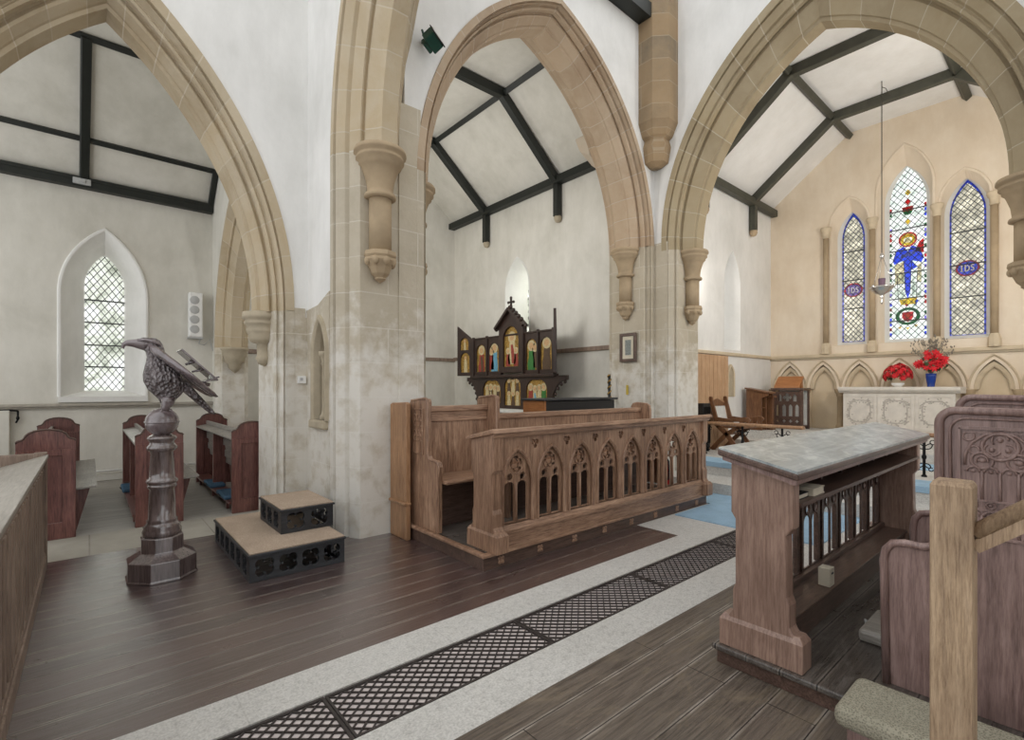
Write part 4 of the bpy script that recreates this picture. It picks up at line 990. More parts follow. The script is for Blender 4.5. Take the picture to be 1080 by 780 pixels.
def arcade_front(par, x0, n, pitch, Yf, s, zb, mats, mt, tk=.022):
    """n pierced lancet bays; front face at y=Yf, thickness towards s"""
    fr = (V(0,Yf,zb),V(1,0,0),V(0,0,1),V(0,s,0)); hw = pitch*.41
    xa, xb = x0-.04, x0+n*pitch+.04
    cs = [x0+pitch*(k+.5) for k in range(n)]
    g = G(); g.plate(fr, rect(xa,xb,.14,.955), [arch(c, hw, .19, .53, .27, 0, 9) for c in cs] + [foil(c+pitch/2, .84, .046, 3, -PI/2, .55, 5) for c in cs[:-1]], tk)
    g.plate((V(0,Yf+s*(tk+.002),zb),)+fr[1:], rect(xa,xb,.785,.895), t=.006)
    for k in range(n-1):                                          # carved trefoils in the spandrels
        c = cs[k]+pitch/2
        for a, b in ((-.014,.008),(.014,.008),(0,-.016)): g.ell((c+a, Yf+s*(tk-.004), zb+.845+b), .010,.008,.010, 8, 5)
    g.build('arcaded_panel', mats, par)
    for c in cs:
        q = G(); f2 = (V(0,Yf+s*(tk+.001),zb),)+fr[1:]
        holes = []
        for d in (-.072,.072):
            holes.append(arch(c+d, .056, .20, .485, .045, 0, 5)); holes.append(circ(c+d, .572, .034, 12)); 
        holes.append(foil(c, .675, .072, 5, PI/2, .56, 5))
        q.plate(f2, arch(c, hw+.01, .185, .53, .285, 0, 9), holes, tk)
        # ring and light mouldings
        q.tube([(c+.079*math.cos(2*PI*i/18), Yf+s*.022, zb+.675+.079*math.sin(2*PI*i/18)) for i in range(18)], .0055, 6, closed=True)
        for d in (-.072,.072): q.tube([(c+d+.036*math.cos(2*PI*i/12), Yf+s*.022, zb+.572+.036*math.sin(2*PI*i/12)) for i in range(12)], .005, 5, closed=True)
        if tk > .015: q.cyl((c, Yf+s*.02, zb+.2), (c, Yf+s*.02, zb+.52), .011, 8)
        q.build('tracery', mats, par)
    g = G()
    for c in cs: arch_mould(g, fr, c, hw-.012, .53, .262, [(.0,.01),(.0,-.004),(.012,-.016),(.022,-.016),(.03,-.004),(.03,.01)], .19, 9)
    g.build('arch_moulding', mats, par)
    g = G(); ya, yb = sorted((Yf-s*.02, Yf+s*.05)); g.box(xa,xb,ya,yb,0,.14); ya, yb = sorted((Yf-s*.026, Yf+s*.06)); 
    g.plate((V(xa,0,zb),V(0,1,0),V(0,0,1),V(1,0,0)), [(Yf-s*.03,.10),(Yf+s*.05,.10),(Yf+s*.05,.19),(Yf+s*.0,.19),(Yf-s*.03,.145)], t=xb-xa)
    for p in (0,): pass
    g2 = G(); ya, yb = sorted((Yf-s*.02, Yf+s*.05)); g2.box(xa,xb,ya,yb,zb,zb+.14); g2.plate((V(xa,0,zb),V(0,1,0),V(0,0,1),V(1,0,0)), [(Yf-s*.03,.12),(Yf+s*.05,.12),(Yf+s*.05,.19),(Yf+s*.0,.19),(Yf-s*.03,.15)], t=xb-xa)
    g2.build('sill_rail', mt, par, bevel=.004)
    g = G(); ya, yb = sorted((Yf-s*.015, Yf+s*.05)); g.box(xa,xb,ya,yb,zb+.90,zb+.945); g.build('top_rail', mt, par, bevel=.01)
# ---- north side
ZP = .137
t = thing('stall_platform', 'oak platform with carved bosses under the left choir stall', 'platform', (4.1, 3.7, 0))
g = G(); g.box(2.36,5.86,3.10,4.46,0,ZP-.03); g.build('platform_body', M['oak_dark'], t, bevel=.004)
g = G(); g.box(2.39,5.83,3.125,4.46,ZP-.03,ZP); g.build('platform_boards', M['floor_stall'], t)
g = G(); g.box(2.34,5.88,3.075,3.125,ZP-.03,ZP); g.box(2.34,2.39,3.125,4.46,ZP-.03,ZP); g.box(5.83,5.88,3.125,4.46,ZP-.03,ZP); g.build('nosing', M['oak'], t, bevel=.008)
for k in range(8):
    g = G(); c = 2.54+k*.44
    for a in range(4): g.ell((c+.022*math.cos(a*PI/2+PI/4), 3.10, .055+.022*math.sin(a*PI/2+PI/4)), .018,.012,.018, 8, 5)
    g.ell((c,3.097,.055), .01,.012,.01, 8, 5); g.build('carved_boss', M['oak'], t)
t = thing('choir_desk', 'left choir stall front desk with eight pierced lancet bays', 'choir desk', (4.1, 3.2, ZP))
desk_post(t, 2.43, 2.53, 3.06, 1, ZP, .955, .885, M['oak_v'])
desk_post(t, 5.72, 5.82, 3.06, 1, ZP, .955, .885, M['oak_v'])
arcade_front(t, 2.52, 8, .40, 3.10, 1, ZP, M['oak_v'], M['oak'])
g = G(); g.plate((V(2.40,0,0),V(0,1,0),V(0,0,1),V(1,0,0)), [(3.015,1.09),(3.03,1.122),(3.05,1.125),(3.40,1.045),(3.40,1.015),(3.05,1.085)], t=3.46)
g.plate((V(2.42,0,0),V(0,1,0),V(0,0,1),V(1,0,0)), [(3.045,1.05),(3.035,1.09),(3.08,1.09),(3.08,1.05)], t=3.42); g.build('desk_top', M['oak'], t, bevel=.008)
g = G(); g.box(2.53,5.72,3.15,3.34,.86,.88); g.build('book_shelf', M['oak_dark'], t)
def stall_end(par, x0, x1, Y, zb, ztop, mat, name='bench_end'):
    """Y maps design y (north stall) to the stall's own y"""
    o = [(4.32,0),(4.32,ztop-.04),(4.29,ztop-.025),(4.04,ztop),(4.0,ztop-.005),(3.985,ztop-.03),(3.985,.72),(3.978,.68),(3.955,.655),(3.92,.648),(3.86,.652),(3.815,.64),(3.79,.60),(3.79,.55),(3.80,.51),(3.805,.46),(3.805,0)]
    g = G(); g.plate((V(x0,0,zb),V(0,1,0),V(0,0,1),V(1,0,0)), [(Y(u), z) for u, z in o], t=x1-x0)
    # edge roll
    pts = [(x0+.004, Y(u-.0), zb+z) for u, z in o[2:]]
    g.tube(pts, .014, 6, up=(1,0,0))
    return g.build(name, mat, par, bevel=.006)
idn = lambda y: y
t = thing('clergy_stall', 'single high-backed oak stall at the near end of the left choir bench', 'stall', (2.8, 4.0, ZP))
e = stall_end(t, 2.38, 2.43, idn, ZP, 1.215, M['oak_v'])
g = G(); X0 = 2.376
for yy in (4.05,4.11,4.17,4.23): g.bar((X0,yy,.83),(X0,yy,1.25),.010,.012,(1,0,0))
for zz in (.83,.95,1.09,1.25): g.bar((X0,4.05,zz),(X0,4.23,zz),.010,.012,(1,0,0))
for yy in (4.08,4.14,4.20):
    for zz in (1.17,1.02): g.tube([(X0, yy+.026*math.cos(2*PI*i/12), zz+.03*math.sin(2*PI*i/12)) for i in range(12)], .007, 5, closed=True)
g.build('carved_tracery', M['oak_v'], e)
stall_end(t, 3.20, 3.25, idn, ZP, 1.235, M['oak_v'])
g = G(); g.box(2.43,3.20,4.15,4.18,ZP,1.22); g.build('back_panel', M['oak_v'], t)
g = G(); g.box(2.43,3.20,4.12,4.20,1.22,1.275); g.box(2.43,3.20,4.135,4.15,1.12,1.22); g.build('back_rail', M['oak'], t, bevel=.01)
g = G(); g.box(2.43,3.20,3.74,4.15,.575,.61); g.build('seat', M['oak'], t, bevel=.012)
g = G(); g.box(2.43,3.20,4.0,4.03,ZP,.575); g.build('seat_front', M['oak_dark'], t)
t = thing('stall_return', 'tall plain warm-brown oak board closing the stall against the pier', 'panel', (2.30, 4.35, 0))
g = G(); g.plate((V(2.28,0,0),V(0,1,0),V(0,0,1),V(1,0,0)), [(4.20,0),(4.53,0),(4.53,1.29),(4.49,1.305),(4.23,1.315),(4.20,1.30)], t=.045); g.build('board', M['oak_warm'], t, bevel=.008)
g = G(); g.box(2.26,2.33,4.19,4.53,.33,.36); g.build('moulding', M['oak_warm'], t, bevel=.01)
t = thing('choir_bench', 'long low-backed oak bench behind the left choir desk', 'bench', (4.6, 4.0, ZP))
g = G(); g.box(3.25,5.95,4.15,4.18,ZP,1.13); g.build('back_panel', M['oak_v'], t)
g = G(); g.box(3.25,5.95,4.12,4.21,1.115,1.175); g.build('back_rail', M['oak'], t, bevel=.012)
g = G(); g.box(3.25,5.95,3.74,4.15,.575,.61); g.build('seat', M['oak'], t, bevel=.012)
g = G(); g.box(3.25,5.95,4.0,4.03,ZP,.575); g.build('seat_front', M['oak_dark'], t)
g = G(); o = [(4.30,ZP),(4.30,1.19),(4.27,1.235),(4.20,1.25),(4.05,1.24),(4.0,1.21),(3.985,1.15),(3.985,.86),(3.93,.785),(3.84,.785),(3.79,.74),(3.80,.60),(3.80,ZP)]
g.plate((V(5.95,0,0),V(0,1,0),V(0,0,1),V(1,0,0)), o, t=.05); g.build('bench_end', M['oak_v'], t, bevel=.008)
# extinguisher standing on the platform
t = thing('fire_extinguisher', 'red fire extinguisher behind the pierced front of the left choir desk', 'extinguisher', (5.63, 3.55, ZP))
g = G(); g.lathe([(0,ZP),(.062,ZP),(.066,ZP+.02),(.066,.46),(.055,.50),(.03,.525),(0,.53)], (5.63,3.55,0), 22); g.build('cylinder', M['red'], t)
g = G(); g.lathe([(.022,.525),(.022,.56),(0,.565)], (5.63,3.55,0), 12); g.bar((5.60,3.50,.575),(5.66,3.6,.575),.022,.018); g.build('valve', M['black'], t)
g = G(); g.tube([(5.63,3.52,.55),(5.60,3.47,.52),(5.59,3.46,.4),(5.60,3.475,.28)], .011, 8); g.build('hose', M['black'], t)
# ---- south side
ZQ = .10
t = thing('stall_platform', 'dark boarded platform under the right choir desk and benches', 'platform', (4.2, .2, 0))
g = G(); g.box(2.53,5.75,-.12,1.28,0,ZQ-.03); g.box(2.63,5.75,-.16,-.12,0,ZQ-.03); g.build('platform_body', M['oak_dark'], t, bevel=.004)
g = G(); g.box(2.51,5.77,-.12,1.30,ZQ-.03,ZQ); g.box(2.63,5.77,-.16,-.12,ZQ-.03,ZQ); g.build('platform_boards', M['floor_stall'], t, bevel=.008)
t = thing('choir_desk', 'right choir desk seen from behind, with broad sloping pale top and open shelf', 'choir desk', (4.1, 1.05, ZQ))
desk_post(t, 2.55, 2.64, 1.215, -1, ZQ, 1.005, .93, M['oak_dark_v'])
desk_post(t, 5.22, 5.31, 1.215, -1, ZQ, 1.005, .93, M['oak_dark_v'])
arcade_front(t, 2.66, 7, .365, 1.19, -1, ZQ, M['oak_dark'], M['oak_dark'], .009)  # darker oak puts the shade behind this front into its colour
g = G(); g.plate((V(2.462,0,0),V(0,1,0),V(0,0,1),V(1,0,0)), [(1.236,1.133),(1.236,1.147),(.863,1.066),(.863,1.052)], t=2.89); g.build('desk_top', M['desk_top'], t)
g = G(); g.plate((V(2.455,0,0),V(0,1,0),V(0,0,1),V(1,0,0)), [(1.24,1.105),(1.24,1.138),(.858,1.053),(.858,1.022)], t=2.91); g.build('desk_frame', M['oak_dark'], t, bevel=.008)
g = G(); g.plate((V(2.48,0,0),V(0,1,0),V(0,0,1),V(1,0,0)), [(1.225,1.08),(1.225,1.113),(.87,1.03),(.885,1.0)], t=.04); g.build('edge_moulding', M['oak_plum'], t)
g = G(); g.plate((V(2.475,0,0),V(0,1,0),V(0,0,1),V(1,0,0)), [(.866,1.031),(.875,1.0),(.905,1.0),(.905,1.04)], t=2.87); g.build('edge_moulding', M['oak_plum'], t)
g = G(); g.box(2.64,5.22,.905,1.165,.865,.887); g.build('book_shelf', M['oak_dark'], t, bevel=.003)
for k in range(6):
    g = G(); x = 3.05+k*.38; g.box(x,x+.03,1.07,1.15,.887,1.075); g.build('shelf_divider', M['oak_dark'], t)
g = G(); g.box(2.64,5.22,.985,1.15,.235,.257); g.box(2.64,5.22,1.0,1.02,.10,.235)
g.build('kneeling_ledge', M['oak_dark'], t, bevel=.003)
tk = thing('hymn_book', 'cream-edged book lying on the open shelf of the right choir desk', 'book', (2.95, 1.0, .887))
def book(t, x0,x1,y0,y1,z0,z1,cov,cx=True):
    g = G(); g.box(x0+.004,x1-.004,y0+.004,y1-.004,z0+.004,z1-.004); g.build('pages', M['paper'], t)
    g = G(); g.box(x0,x1,y0,y1,z0,z0+.004); g.box(x0,x1,y0,y1,z1-.004,z1); g.box(x0,x1,y1-.004,y1,z0,z1); g.build('cover', M[cov], t)
book(tk, 2.86, 3.02, .925, 1.09, .887, .925, 'paper')
tk = thing('hymn_book', 'dark book at the near end of the open shelf of the right choir desk', 'book', (2.76, 1.02, .887)); book(tk, 2.70,2.83,.94,1.1,.887,.915,'black')
tk = thing('offertory_box', 'small plain beige block standing on the ledge inside the right choir desk', 'box', (3.42,1.05,.257))
g = G(); g.box(3.36,3.44,1.0,1.065,.257,.365); g.build('case', M['paper'], tk, bevel=.004); g = G(); g.box(3.385,3.415,.998,1.001,.33,.34); g.build('slot', M['black'], tk)
# bench ends of the south stalls
def south_end(lab, x0, ydx, carved, ztop):
    t = thing('choir_bench', lab, 'bench', (x0+.3, 0, ZQ))
    top = ztop
    o = [(-.14,0),(-.14,top-.02)] + [(-.11,top-.008)] + [(.36+.055*math.sin(a), top-.055+.055*math.cos(a)) for a in [PI/2*i/6 for i in range(7)]] + [(.415,.71),(.42,.68),(.445,.66),(.475,.652),(.53,.655),(.575,.645),(.602,.61),(.61,.56),(.60,.0)]
    g = G(); g.plate((V(x0,ydx,ZQ),V(0,1,0),V(0,0,1),V(1,0,0)), o, t=.055)
    pts = [(x0-.002, ydx+u, ZQ+z) for u, z in o[2:]]
    e = g.build('bench_end', M['oak_plum'], t, bevel=.008)
    g = G(); g.tube(pts, .017, 8, up=(1,0,0)); g.tube([(p[0]-.002, p[1]-.035, p[2]-.03) for p in pts[:8]] + [(x0-.004, ydx+.375, ZQ+.72)], .006, 6, up=(1,0,0)); g.build('edge_roll', M['oak_plum'], e)
    if carved:
        xf = x0-.003; g = G()
        y1, y0, zb, zt = .352, -.09, .845, 1.285
        for a, b in (((y1,zt),(y0,zt)),((y1,zt),(y1,zb)),((y1,zb),(y0,zb))): g.bar((xf,a[0],a[1]),(xf,b[0],b[1]),.012,.014,(1,0,0))
        yi, zi = y1-.018, zt-.018
        def ring(cy, cz, r, w=.006, a0=0, a1=2*PI, n=20):
            full = abs(a1-a0-2*PI) < 1e-3
            g.tube([(xf, cy+r*math.cos(a0+(a1-a0)*i/n), cz+r*math.sin(a0+(a1-a0)*i/n)) for i in range(n if full else n+1)], w, 6, closed=full, up=(1,0,0))
        g.bar((xf,yi,.990),(xf,y0,.990),.008,.010,(1,0,0)); g.bar((xf,yi,.952),(xf,y0,.952),.008,.010,(1,0,0)); g.bar((xf,yi,zi),(xf,y0,zi),.006,.008,(1,0,0))
        U_ = .212; u = 0
        while yi-U_*(u+1) > y0-.03:
            a_ = yi-U_*u; c_ = a_-U_/2; u += 1
            ring(c_, 1.212, .053, .007)
            for k in range(3):
                an = PI/2+k*2*PI/3; ring(c_+.026*math.cos(an), 1.212+.026*math.sin(an), .024, .004, an-2.3, an+1.5, 12); g.ell((xf, c_+.027*math.cos(an), 1.212+.027*math.sin(an)), .005,.010,.010, 8, 5)
            for s in (-1,1):
                ring(c_+s*U_/4, 1.153, .033, .006); ring(c_+s*U_/4, 1.153, .018, .004, -s*.6, PI*1.3-s*.6, 10); g.ell((xf, c_+s*U_/4, 1.153), .005,.015,.009, 8, 5)
                g.tube([(xf, c_+s*U_/2, 1.13), (xf, c_+s*U_*.49, 1.175), (xf, c_+s*U_*.40, 1.222), (xf, c_+s*U_*.22, 1.258), (xf, c_, 1.272)], .006, 6)
                ring(c_+s*U_*.36, 1.195, .016, .004); ring(c_+s*U_*.44, 1.25, .018, .004, 0, 2*PI, 10)
            for q in range(4):
                cy = a_-U_*(q+.5)/4
                ring(cy, 1.105, .021, .0055, 0, PI, 8); g.ell((xf, cy, 1.108), .004,.010,.007, 6, 4)
                ring(cy, .971, .013, .004, 0, 2*PI, 10); g.ell((xf, cy, .971), .005,.006,.006, 6, 4)
                ring(cy, .925, .021, .005, 0, PI, 8)
                g.cyl((xf, cy-U_/8, .990), (xf, cy-U_/8, 1.11), .0055, 6); g.cyl((xf, cy-U_/8, .85), (xf, cy-U_/8, .93), .005, 6)
        g.build('carved_tracery', M['oak_plum'], e)
    return t
t = south_end('big right bench end with carved flowing tracery behind the pale newel post', 2.78, 0, True, 1.255)
g = G(); g.box(2.835,3.53,.25,.60,.555,.59); g.build('seat', M['oak_plum'], t, bevel=.01); g = G(); g.box(2.835,3.53,-.14,-.10,ZQ,1.30); g.build('back_panel', M['oak_plum'], t); g = G(); g.box(2.835,3.53,.27,.30,ZQ,.555); g.build('seat_front', M['oak_plum'], t)
t = south_end('second right bench end whose rounded top shows beyond the carved one', 3.56, .035, False, 1.30)
g = G(); g.box(3.615,5.5,.25,.62,.555,.59); g.build('seat', M['oak_plum'], t, bevel=.01); g = G(); g.box(3.615,5.5,-.14,-.10,ZQ,1.25); g.build('back_panel', M['oak_plum'], t); g = G(); g.box(3.615,5.5,.27,.30,ZQ,.555); g.build('seat_front', M['oak_plum'], t)
t = thing('hassock', 'pale hassock on the boards behind the right bench arm', 'kneeler', (3.35,.72,ZQ))
g = G(); g.box(3.12,3.50,.64,.80,ZQ,.165); g.build('pad', M['screen_top'], t, bevel=.02); g = G(); g.tube([(3.30,.805,.13),(3.32,.815,.145),(3.34,.805,.13)], .006, 6); g.build('handle', M['grey'], t)
# long kneeler at the step
t = thing('long_kneeler', 'long patterned tapestry kneeler at the foot of the carved bench end', 'kneeler', (2.3, .1, 0))
g = G(); g.box(2.17,2.49,-.10,.64,.15,.235); g.build('cushion', M['kneel'], t, bevel=.035, seg=4)
g = G(); g.box(2.20,2.47,-.10,.60,.0,.15); g.build('support_board', M['oak_plum'], t, bevel=.006)
# newel post and handrail
t = thing('stair_handrail', 'pale weathered oak newel post with a rising double handrail, close at right', 'handrail', (1.7425, .2315, 0))
base = V(1.7425,.2315,0); w = .0425
def opost(c, h):
    g = G()
    def ringz(z, k): return [c+V(a*w*k, b*w*k, z) for a, b in ((-1,-1),(1,-1),(1,1),(-1,1))]
    g.loft([ringz(0,1),ringz(h-.012,1),ringz(h,.84)], sm=False); return g
opost(base, 1.206).build('newel_post', M['oak_pale'], t, bevel=.004)
q = base+V(0,-.95,0)
opost(q, 2.1).build('upper_post', M['oak_pale'], t, bevel=.004)
a = base+V(0,-.042,1.075); b = q+V(0,.042,1.075+.866*.85)
g = G(); g.tube([a,b], .021, 14); g.bar(a+V(0,0,-.036), b+V(0,0,-.036), .028, .03); g.build('rail', M['oak_pale'], t)
# ================================================================== CHAPEL FURNITURE
t = thing('chapel_altar', 'cloth-covered chapel altar carrying the painted reredos, mostly hidden by the stalls', 'altar', (6.4, 7.55, 0))
g = G(); g.box(6.0,6.84,6.3,8.8,0,.98); g.build('body', M['reredos'], t, bevel=.01)
g = G(); g.box(5.96,6.86,6.26,8.84,.98,1.03); g.build('cloth_top', M['cloth_white'], t, bevel=.01)
t = thing('painted_reredos', 'dark winged wooden reredos with painted figures on gold, on the chapel altar', 'reredos', (6.55, 7.55, 1.03))
XR = 6.45
def frame_panel(name, y0, y1, z0, z1, opens, top=None, x=XR, th=.07):
    L = rect(y0,y1,z0,z1) if top is None else top
    g = G(); g.plate(FX(x), L, opens, th); return g.build(name, M['reredos'], t, bevel=.006)
def painting(yc, z0, w, h, figs, x=XR+.03, rise=None, par=None, fr=None):
    fr = fr or FX(x); rise = rise or w*.75
    g = G(); g.plate(fr, arch(yc, w, z0, z0+h-rise, rise, 0, 8), t=.01); o = g.build('painted_panel', M['gold'], par or t)
    for (dy, z, sc, robe, kind) in figs:
        d = off(fr, -.006); Y = lambda u: yc+dy-u*sc       # u to the right in the picture
        g = G(); b = z0+z
        g.plate(d, [(Y(u), b+v*sc) for u, v in [(-.16,0),(.15,0),(.17,.18),(.12,.45),(.13,.60),(.07,.68),(-.06,.68),(-.12,.58),(-.12,.40),(-.18,.2)]], t=.008); g.build('painted_robe', M[robe], o)
        g = G(); g.plate(off(fr,-.0075), [(Y(u), b+v*sc) for u, v in circ(0,.77,.17,16)], t=.006); g.build('painted_halo', M['p_pale'], o)
        g = G(); g.plate(off(fr,-.010), [(Y(u), b+v*sc) for u, v in circ(0,.77,.10,14)], t=.006); g.build('painted_head', M['p_flesh'], o)
        if kind: g = G(); g.plate(off(fr,-.010), [(Y(u), b+v*sc) for u, v in [(-.05,.55),(.03,.57),(.10,.35),(.09,.02),(-.0,.02),(-.03,.3)]], t=.005); g.build('painted_mantle', M[kind], o)
    return o
# main tier
frame_panel('left_panel', 7.87, 8.82, 1.72, 2.52, [arch(8.57,.165,1.80,2.22,.17,0,8), arch(8.12,.165,1.80,2.22,.17,0,8)])
painting(8.57,1.79,.175,.62,[(0,.0,.62,'p_red','p_brown')]); painting(8.12,1.79,.175,.62,[(0,.0,.66,'p_blue','p_blue'),(.10,.05,.5,'p_red',None)])
frame_panel('right_panel', 6.36, 7.18, 1.72, 2.52, [arch(6.96,.15,1.80,2.24,.16,0,8), arch(6.56,.15,1.80,2.24,.16,0,8)])
painting(6.96,1.79,.16,.62,[(0.02,.0,.62,'p_green','p_green'),(-.08,.05,.5,'p_brown',None)]); painting(6.56,1.79,.16,.62,[(0,.0,.66,'p_brown','p_brown')])
cy = 7.52
frame_panel('centre_panel', 7.17, 7.87, 1.76, 2.9, [arch(cy,.24,1.88,2.42,.27,0,10)], [(7.15,1.76),(7.89,1.76),(7.89,2.70),(cy,3.0),(7.15,2.70)], XR-.05, .12)
painting(cy,1.87,.25,.83,[(0,.06,.70,'p_pale','p_red'),(.12,.02,.40,'p_red',None),(-.12,.02,.40,'p_red',None)], XR+.0)
g = G()
for a, b in (((7.95,2.66),(cy,3.04)),((7.09,2.66),(cy,3.04))): g.bar((XR-.05,a[0],a[1]),(XR-.05,b[0],b[1]),.05,.16,(1,0,0))
for i in range(1,6):
    for s in (-1,1): g.ell((XR-.05, cy+s*(.43-.08*i), 2.70+.068*i+.03), .03,.03,.04, 8, 6)
for s in (-1,1): g.ell((XR-.05,cy+s*.44,2.66),.04,.05,.05,8,6)
g.build('crest', M['reredos'], t)
g = G(); g.lathe([(.05,3.0),(.03,3.06),(.02,3.08)], (XR-.03,cy,0), 10); g.bar((XR-.03,cy,3.04),(XR-.03,cy,3.26),.035,.035,(1,0,0)); g.bar((XR-.03,cy-.08,3.17),(XR-.03,cy+.08,3.17),.035,.035,(1,0,0))
for a, b in ((-.08,3.17),(.08,3.17),(0,3.26)): g.ell((XR-.03,cy+a,b),.025,.03,.03,8,6)
g.build('cross', M['reredos'], t)
for y in (8.82, 8.34, 7.87, 7.17, 6.76, 6.36):
    g = G(); g.box(XR-.03,XR+.02,y-.022,y+.022,1.70,2.56); g.build('upright', M['reredos'], t, bevel=.005)
g = G(); g.box(XR-.07,XR+.08,6.30,8.88,1.66,1.72); g.box(XR-.02,XR+.07,6.33,8.84,2.50,2.54); g.build('cornice', M['reredos'], t, bevel=.012)
# predella
frame_panel('predella', 6.45, 8.66, 1.03, 1.66, [arch(8.19,.30,1.14,1.40,.20,0,8), arch(cy,.25,1.10,1.48,.14,0,8), arch(6.82,.29,1.14,1.40,.20,0,8)])
painting(8.19,1.13,.31,.48,[(.18,.0,.42,'p_pale',None),(.06,.0,.44,'p_brown','p_pale'),(-.08,.0,.42,'p_pale',None),(-.19,0,.40,'p_brown',None)], rise=.2)
painting(cy,1.09,.26,.54,[(.13,.28,.30,'p_brown',None),(0,.28,.32,'p_pale',None),(-.13,.28,.30,'p_brown',None),(.13,.0,.32,'p_pale',None),(0,.0,.32,'p_brown',None),(-.13,.0,.32,'p_pale',None)], rise=.14)
painting(6.82,1.13,.30,.48,[(.18,.0,.44,'p_red',None),(.06,.0,.40,'p_pale','p_blue'),(-.06,.0,.42,'p_pale',None),(-.18,0,.44,'p_green','p_green')], rise=.2)
for s, y0 in ((1, 8.66), (-1, 6.45)):
    g = G(); o = [(y0,1.10),(y0,1.68),(y0+s*.42,1.68),(y0+s*.42,1.60)] + [(y0+s*(.40-.34*math.sin(a)), 1.60-.34*(1-math.cos(a))*1.2) for a in [PI/2*i/7 for i in range(1,8)]]
    g.plate(FX(XR), o, t=.06)
    for i in range(5): 
        a = PI/2*(i+.6)/5; g.ell((XR+.03, y0+s*(.42-.33*math.sin(a)), 1.57-.34*(1-math.cos(a))*1.2), .03,.03,.035, 8, 5)
    g.build('side_bracket', M['reredos'], t)
# hinged wings
def wing_panel(hinge, direction, figs):
    O = V(XR, hinge, 0); U = Vector(direction).normalized(); N = U.cross(V(0,0,1)); 
    if N.x < 0: N = -N
    fr = (O, U, V(0,0,1), N)
    g = G(); g.plate(fr, [(0,1.72),(.46,1.72),(.46,2.84),(0,2.50)], [arch(.24,.13,1.80,2.10,.14,0,8), arch(.26,.12,2.30,2.44,.13,0,8)], .05); w = g.build('wing', M['reredos'], t, bevel=.005)
    for yc, z0, ww, h in ((.24,1.79,.14,.46),(.26,2.29,.13,.29)):
        g = G(); g.plate(off(fr,.03), arch(yc, ww, z0, z0+h-.14, .14, 0, 8), t=.01); p = g.build('painted_panel', M['gold'], w)
        g = G(); g.plate(off(fr,.022), [(yc+u*.3*(h/.46), z0+v*h*1.1) for u, v in [(-.16,.02),(.15,.02),(.12,.55),(.05,.62),(-.05,.62),(-.12,.5)]], t=.008); g.build('painted_robe', M['p_pale'], p)
        g = G(); g.plate(off(fr,.02), [(yc+u, z0+h*.74+v) for u, v in circ(0,0,.035,12)], t=.008); g.build('painted_head', M['p_flesh'], p)
wing_panel(8.84, (-.28,1,0), None); wing_panel(6.34, (-1,-.92,0), None)

t = thing('organ_console', 'long black-topped chest with an orange wood end behind the left choir bench', 'chest', (5.4, 4.98, 0))
g = G(); g.box(4.69,6.18,4.77,5.18,0,1.27); g.build('body', M['black'], t, bevel=.006)
g = G(); g.box(4.655,4.69,4.76,5.19,0,1.275); g.build('end_panel', M['oak_orange'], t, bevel=.004)
g = G(); g.box(4.63,6.22,4.73,5.22,1.275,1.305); g.build('top', M['black_wood'], t, bevel=.008)
t = thing('twisted_pole', 'thin gold and black twisted pole by the stone pier beside the chapel arch', 'pole', (6.60, 5.2, 0))
g = G(); g.cyl((6.60,5.2,.03),(6.60,5.2,1.68),.022,12); g.lathe([(.10,0),(.10,.02),(.03,.05),(0,.05)], (6.6,5.2,0), 16); g.build('shaft', M['black'], t)
g = G(); g.tube([(6.60+.024*math.cos(i*.55), 5.2+.024*math.sin(i*.55), .15+i*.0085) for i in range(180)], .013, 6); g.build('spiral', M['gold'], t)
t = thing('framed_print', 'small framed print hanging on the stone pier by the chapel arch', 'picture', (6.72, 4.91, 1.88))
g = G(); g.plate(FX(6.70), rect(4.75,5.07,1.88,2.35), [rect(4.80,5.02,1.93,2.30)], .035); g.build('frame', M['oak_dark'], t, bevel=.006)
g = G(); g.plate(FX(6.718), rect(4.80,5.02,1.93,2.30), [rect(4.85,4.97,1.99,2.24)], .012); g.build('mount', M['paper'], t)
g = G(); g.plate(FX(6.722), rect(4.85,4.97,1.99,2.24), t=.008); g.build('print', M['pic'], t)
t = thing('hanging_tag', 'small yellow tag hanging low on the stone pier beneath the framed print', 'tag', (6.725, 4.93, 1.36))
g = G(); g.box(6.718,6.728,4.91,4.95,1.34,1.50); g.build('card', M['g_card'] if 'g_card' in M else plain('yellow_card', hx('#c9b04a'), .7), t); g = G(); g.tube([(6.723,4.93,1.50),(6.73,4.93,1.58)], .004, 6); g.build('string', M['paper'], t)
t = thing('floodlight', 'green floodlight fixed high between the two arches', 'floodlight', (2.66, 4.5, 5.03))
g = G(); R = Matrix.Rotation(math.radians(-35), 4, 'X') @ Matrix.Rotation(math.radians(25), 4, 'Z')
c = V(2.68,4.38,5.02)
def rb(g, x0,x1,y0,y1,z0,z1):
    vs = [(x0,y0,z0),(x1,y0,z0),(x1,y1,z0),(x0,y1,z0),(x0,y0,z1),(x1,y0,z1),(x1,y1,z1),(x0,y1,z1)]
    g.add([c + R @ Vector(v) for v in vs], [(0,3,2,1),(4,5,6,7),(0,1,5,4),(1,2,6,5),(2,3,7,6),(3,0,4,7)])
rb(g,-.09,.09,-.06,.06,-.06,.06); rb(g,-.06,.06,.06,.10,-.05,.05); g.build('housing', M['green'], t, bevel=.012)
g = G(); rb(g,-.095,.095,-.07,-.058,-.075,.07); g.build('front_rim', M['black'], t, bevel=.004)
g = G(); rb(g,-.075,.075,-.076,-.07,-.055,.05); g.build('lens', M['lens'], t)
g = G(); g.bar((2.66,4.55,5.08),(2.67,4.40,5.08),.03,.03); g.tube([(2.60,4.39,5.0),(2.58,4.42,5.1),(2.66,4.5,5.12)], .012, 8); g.build('bracket', M['green'], t)

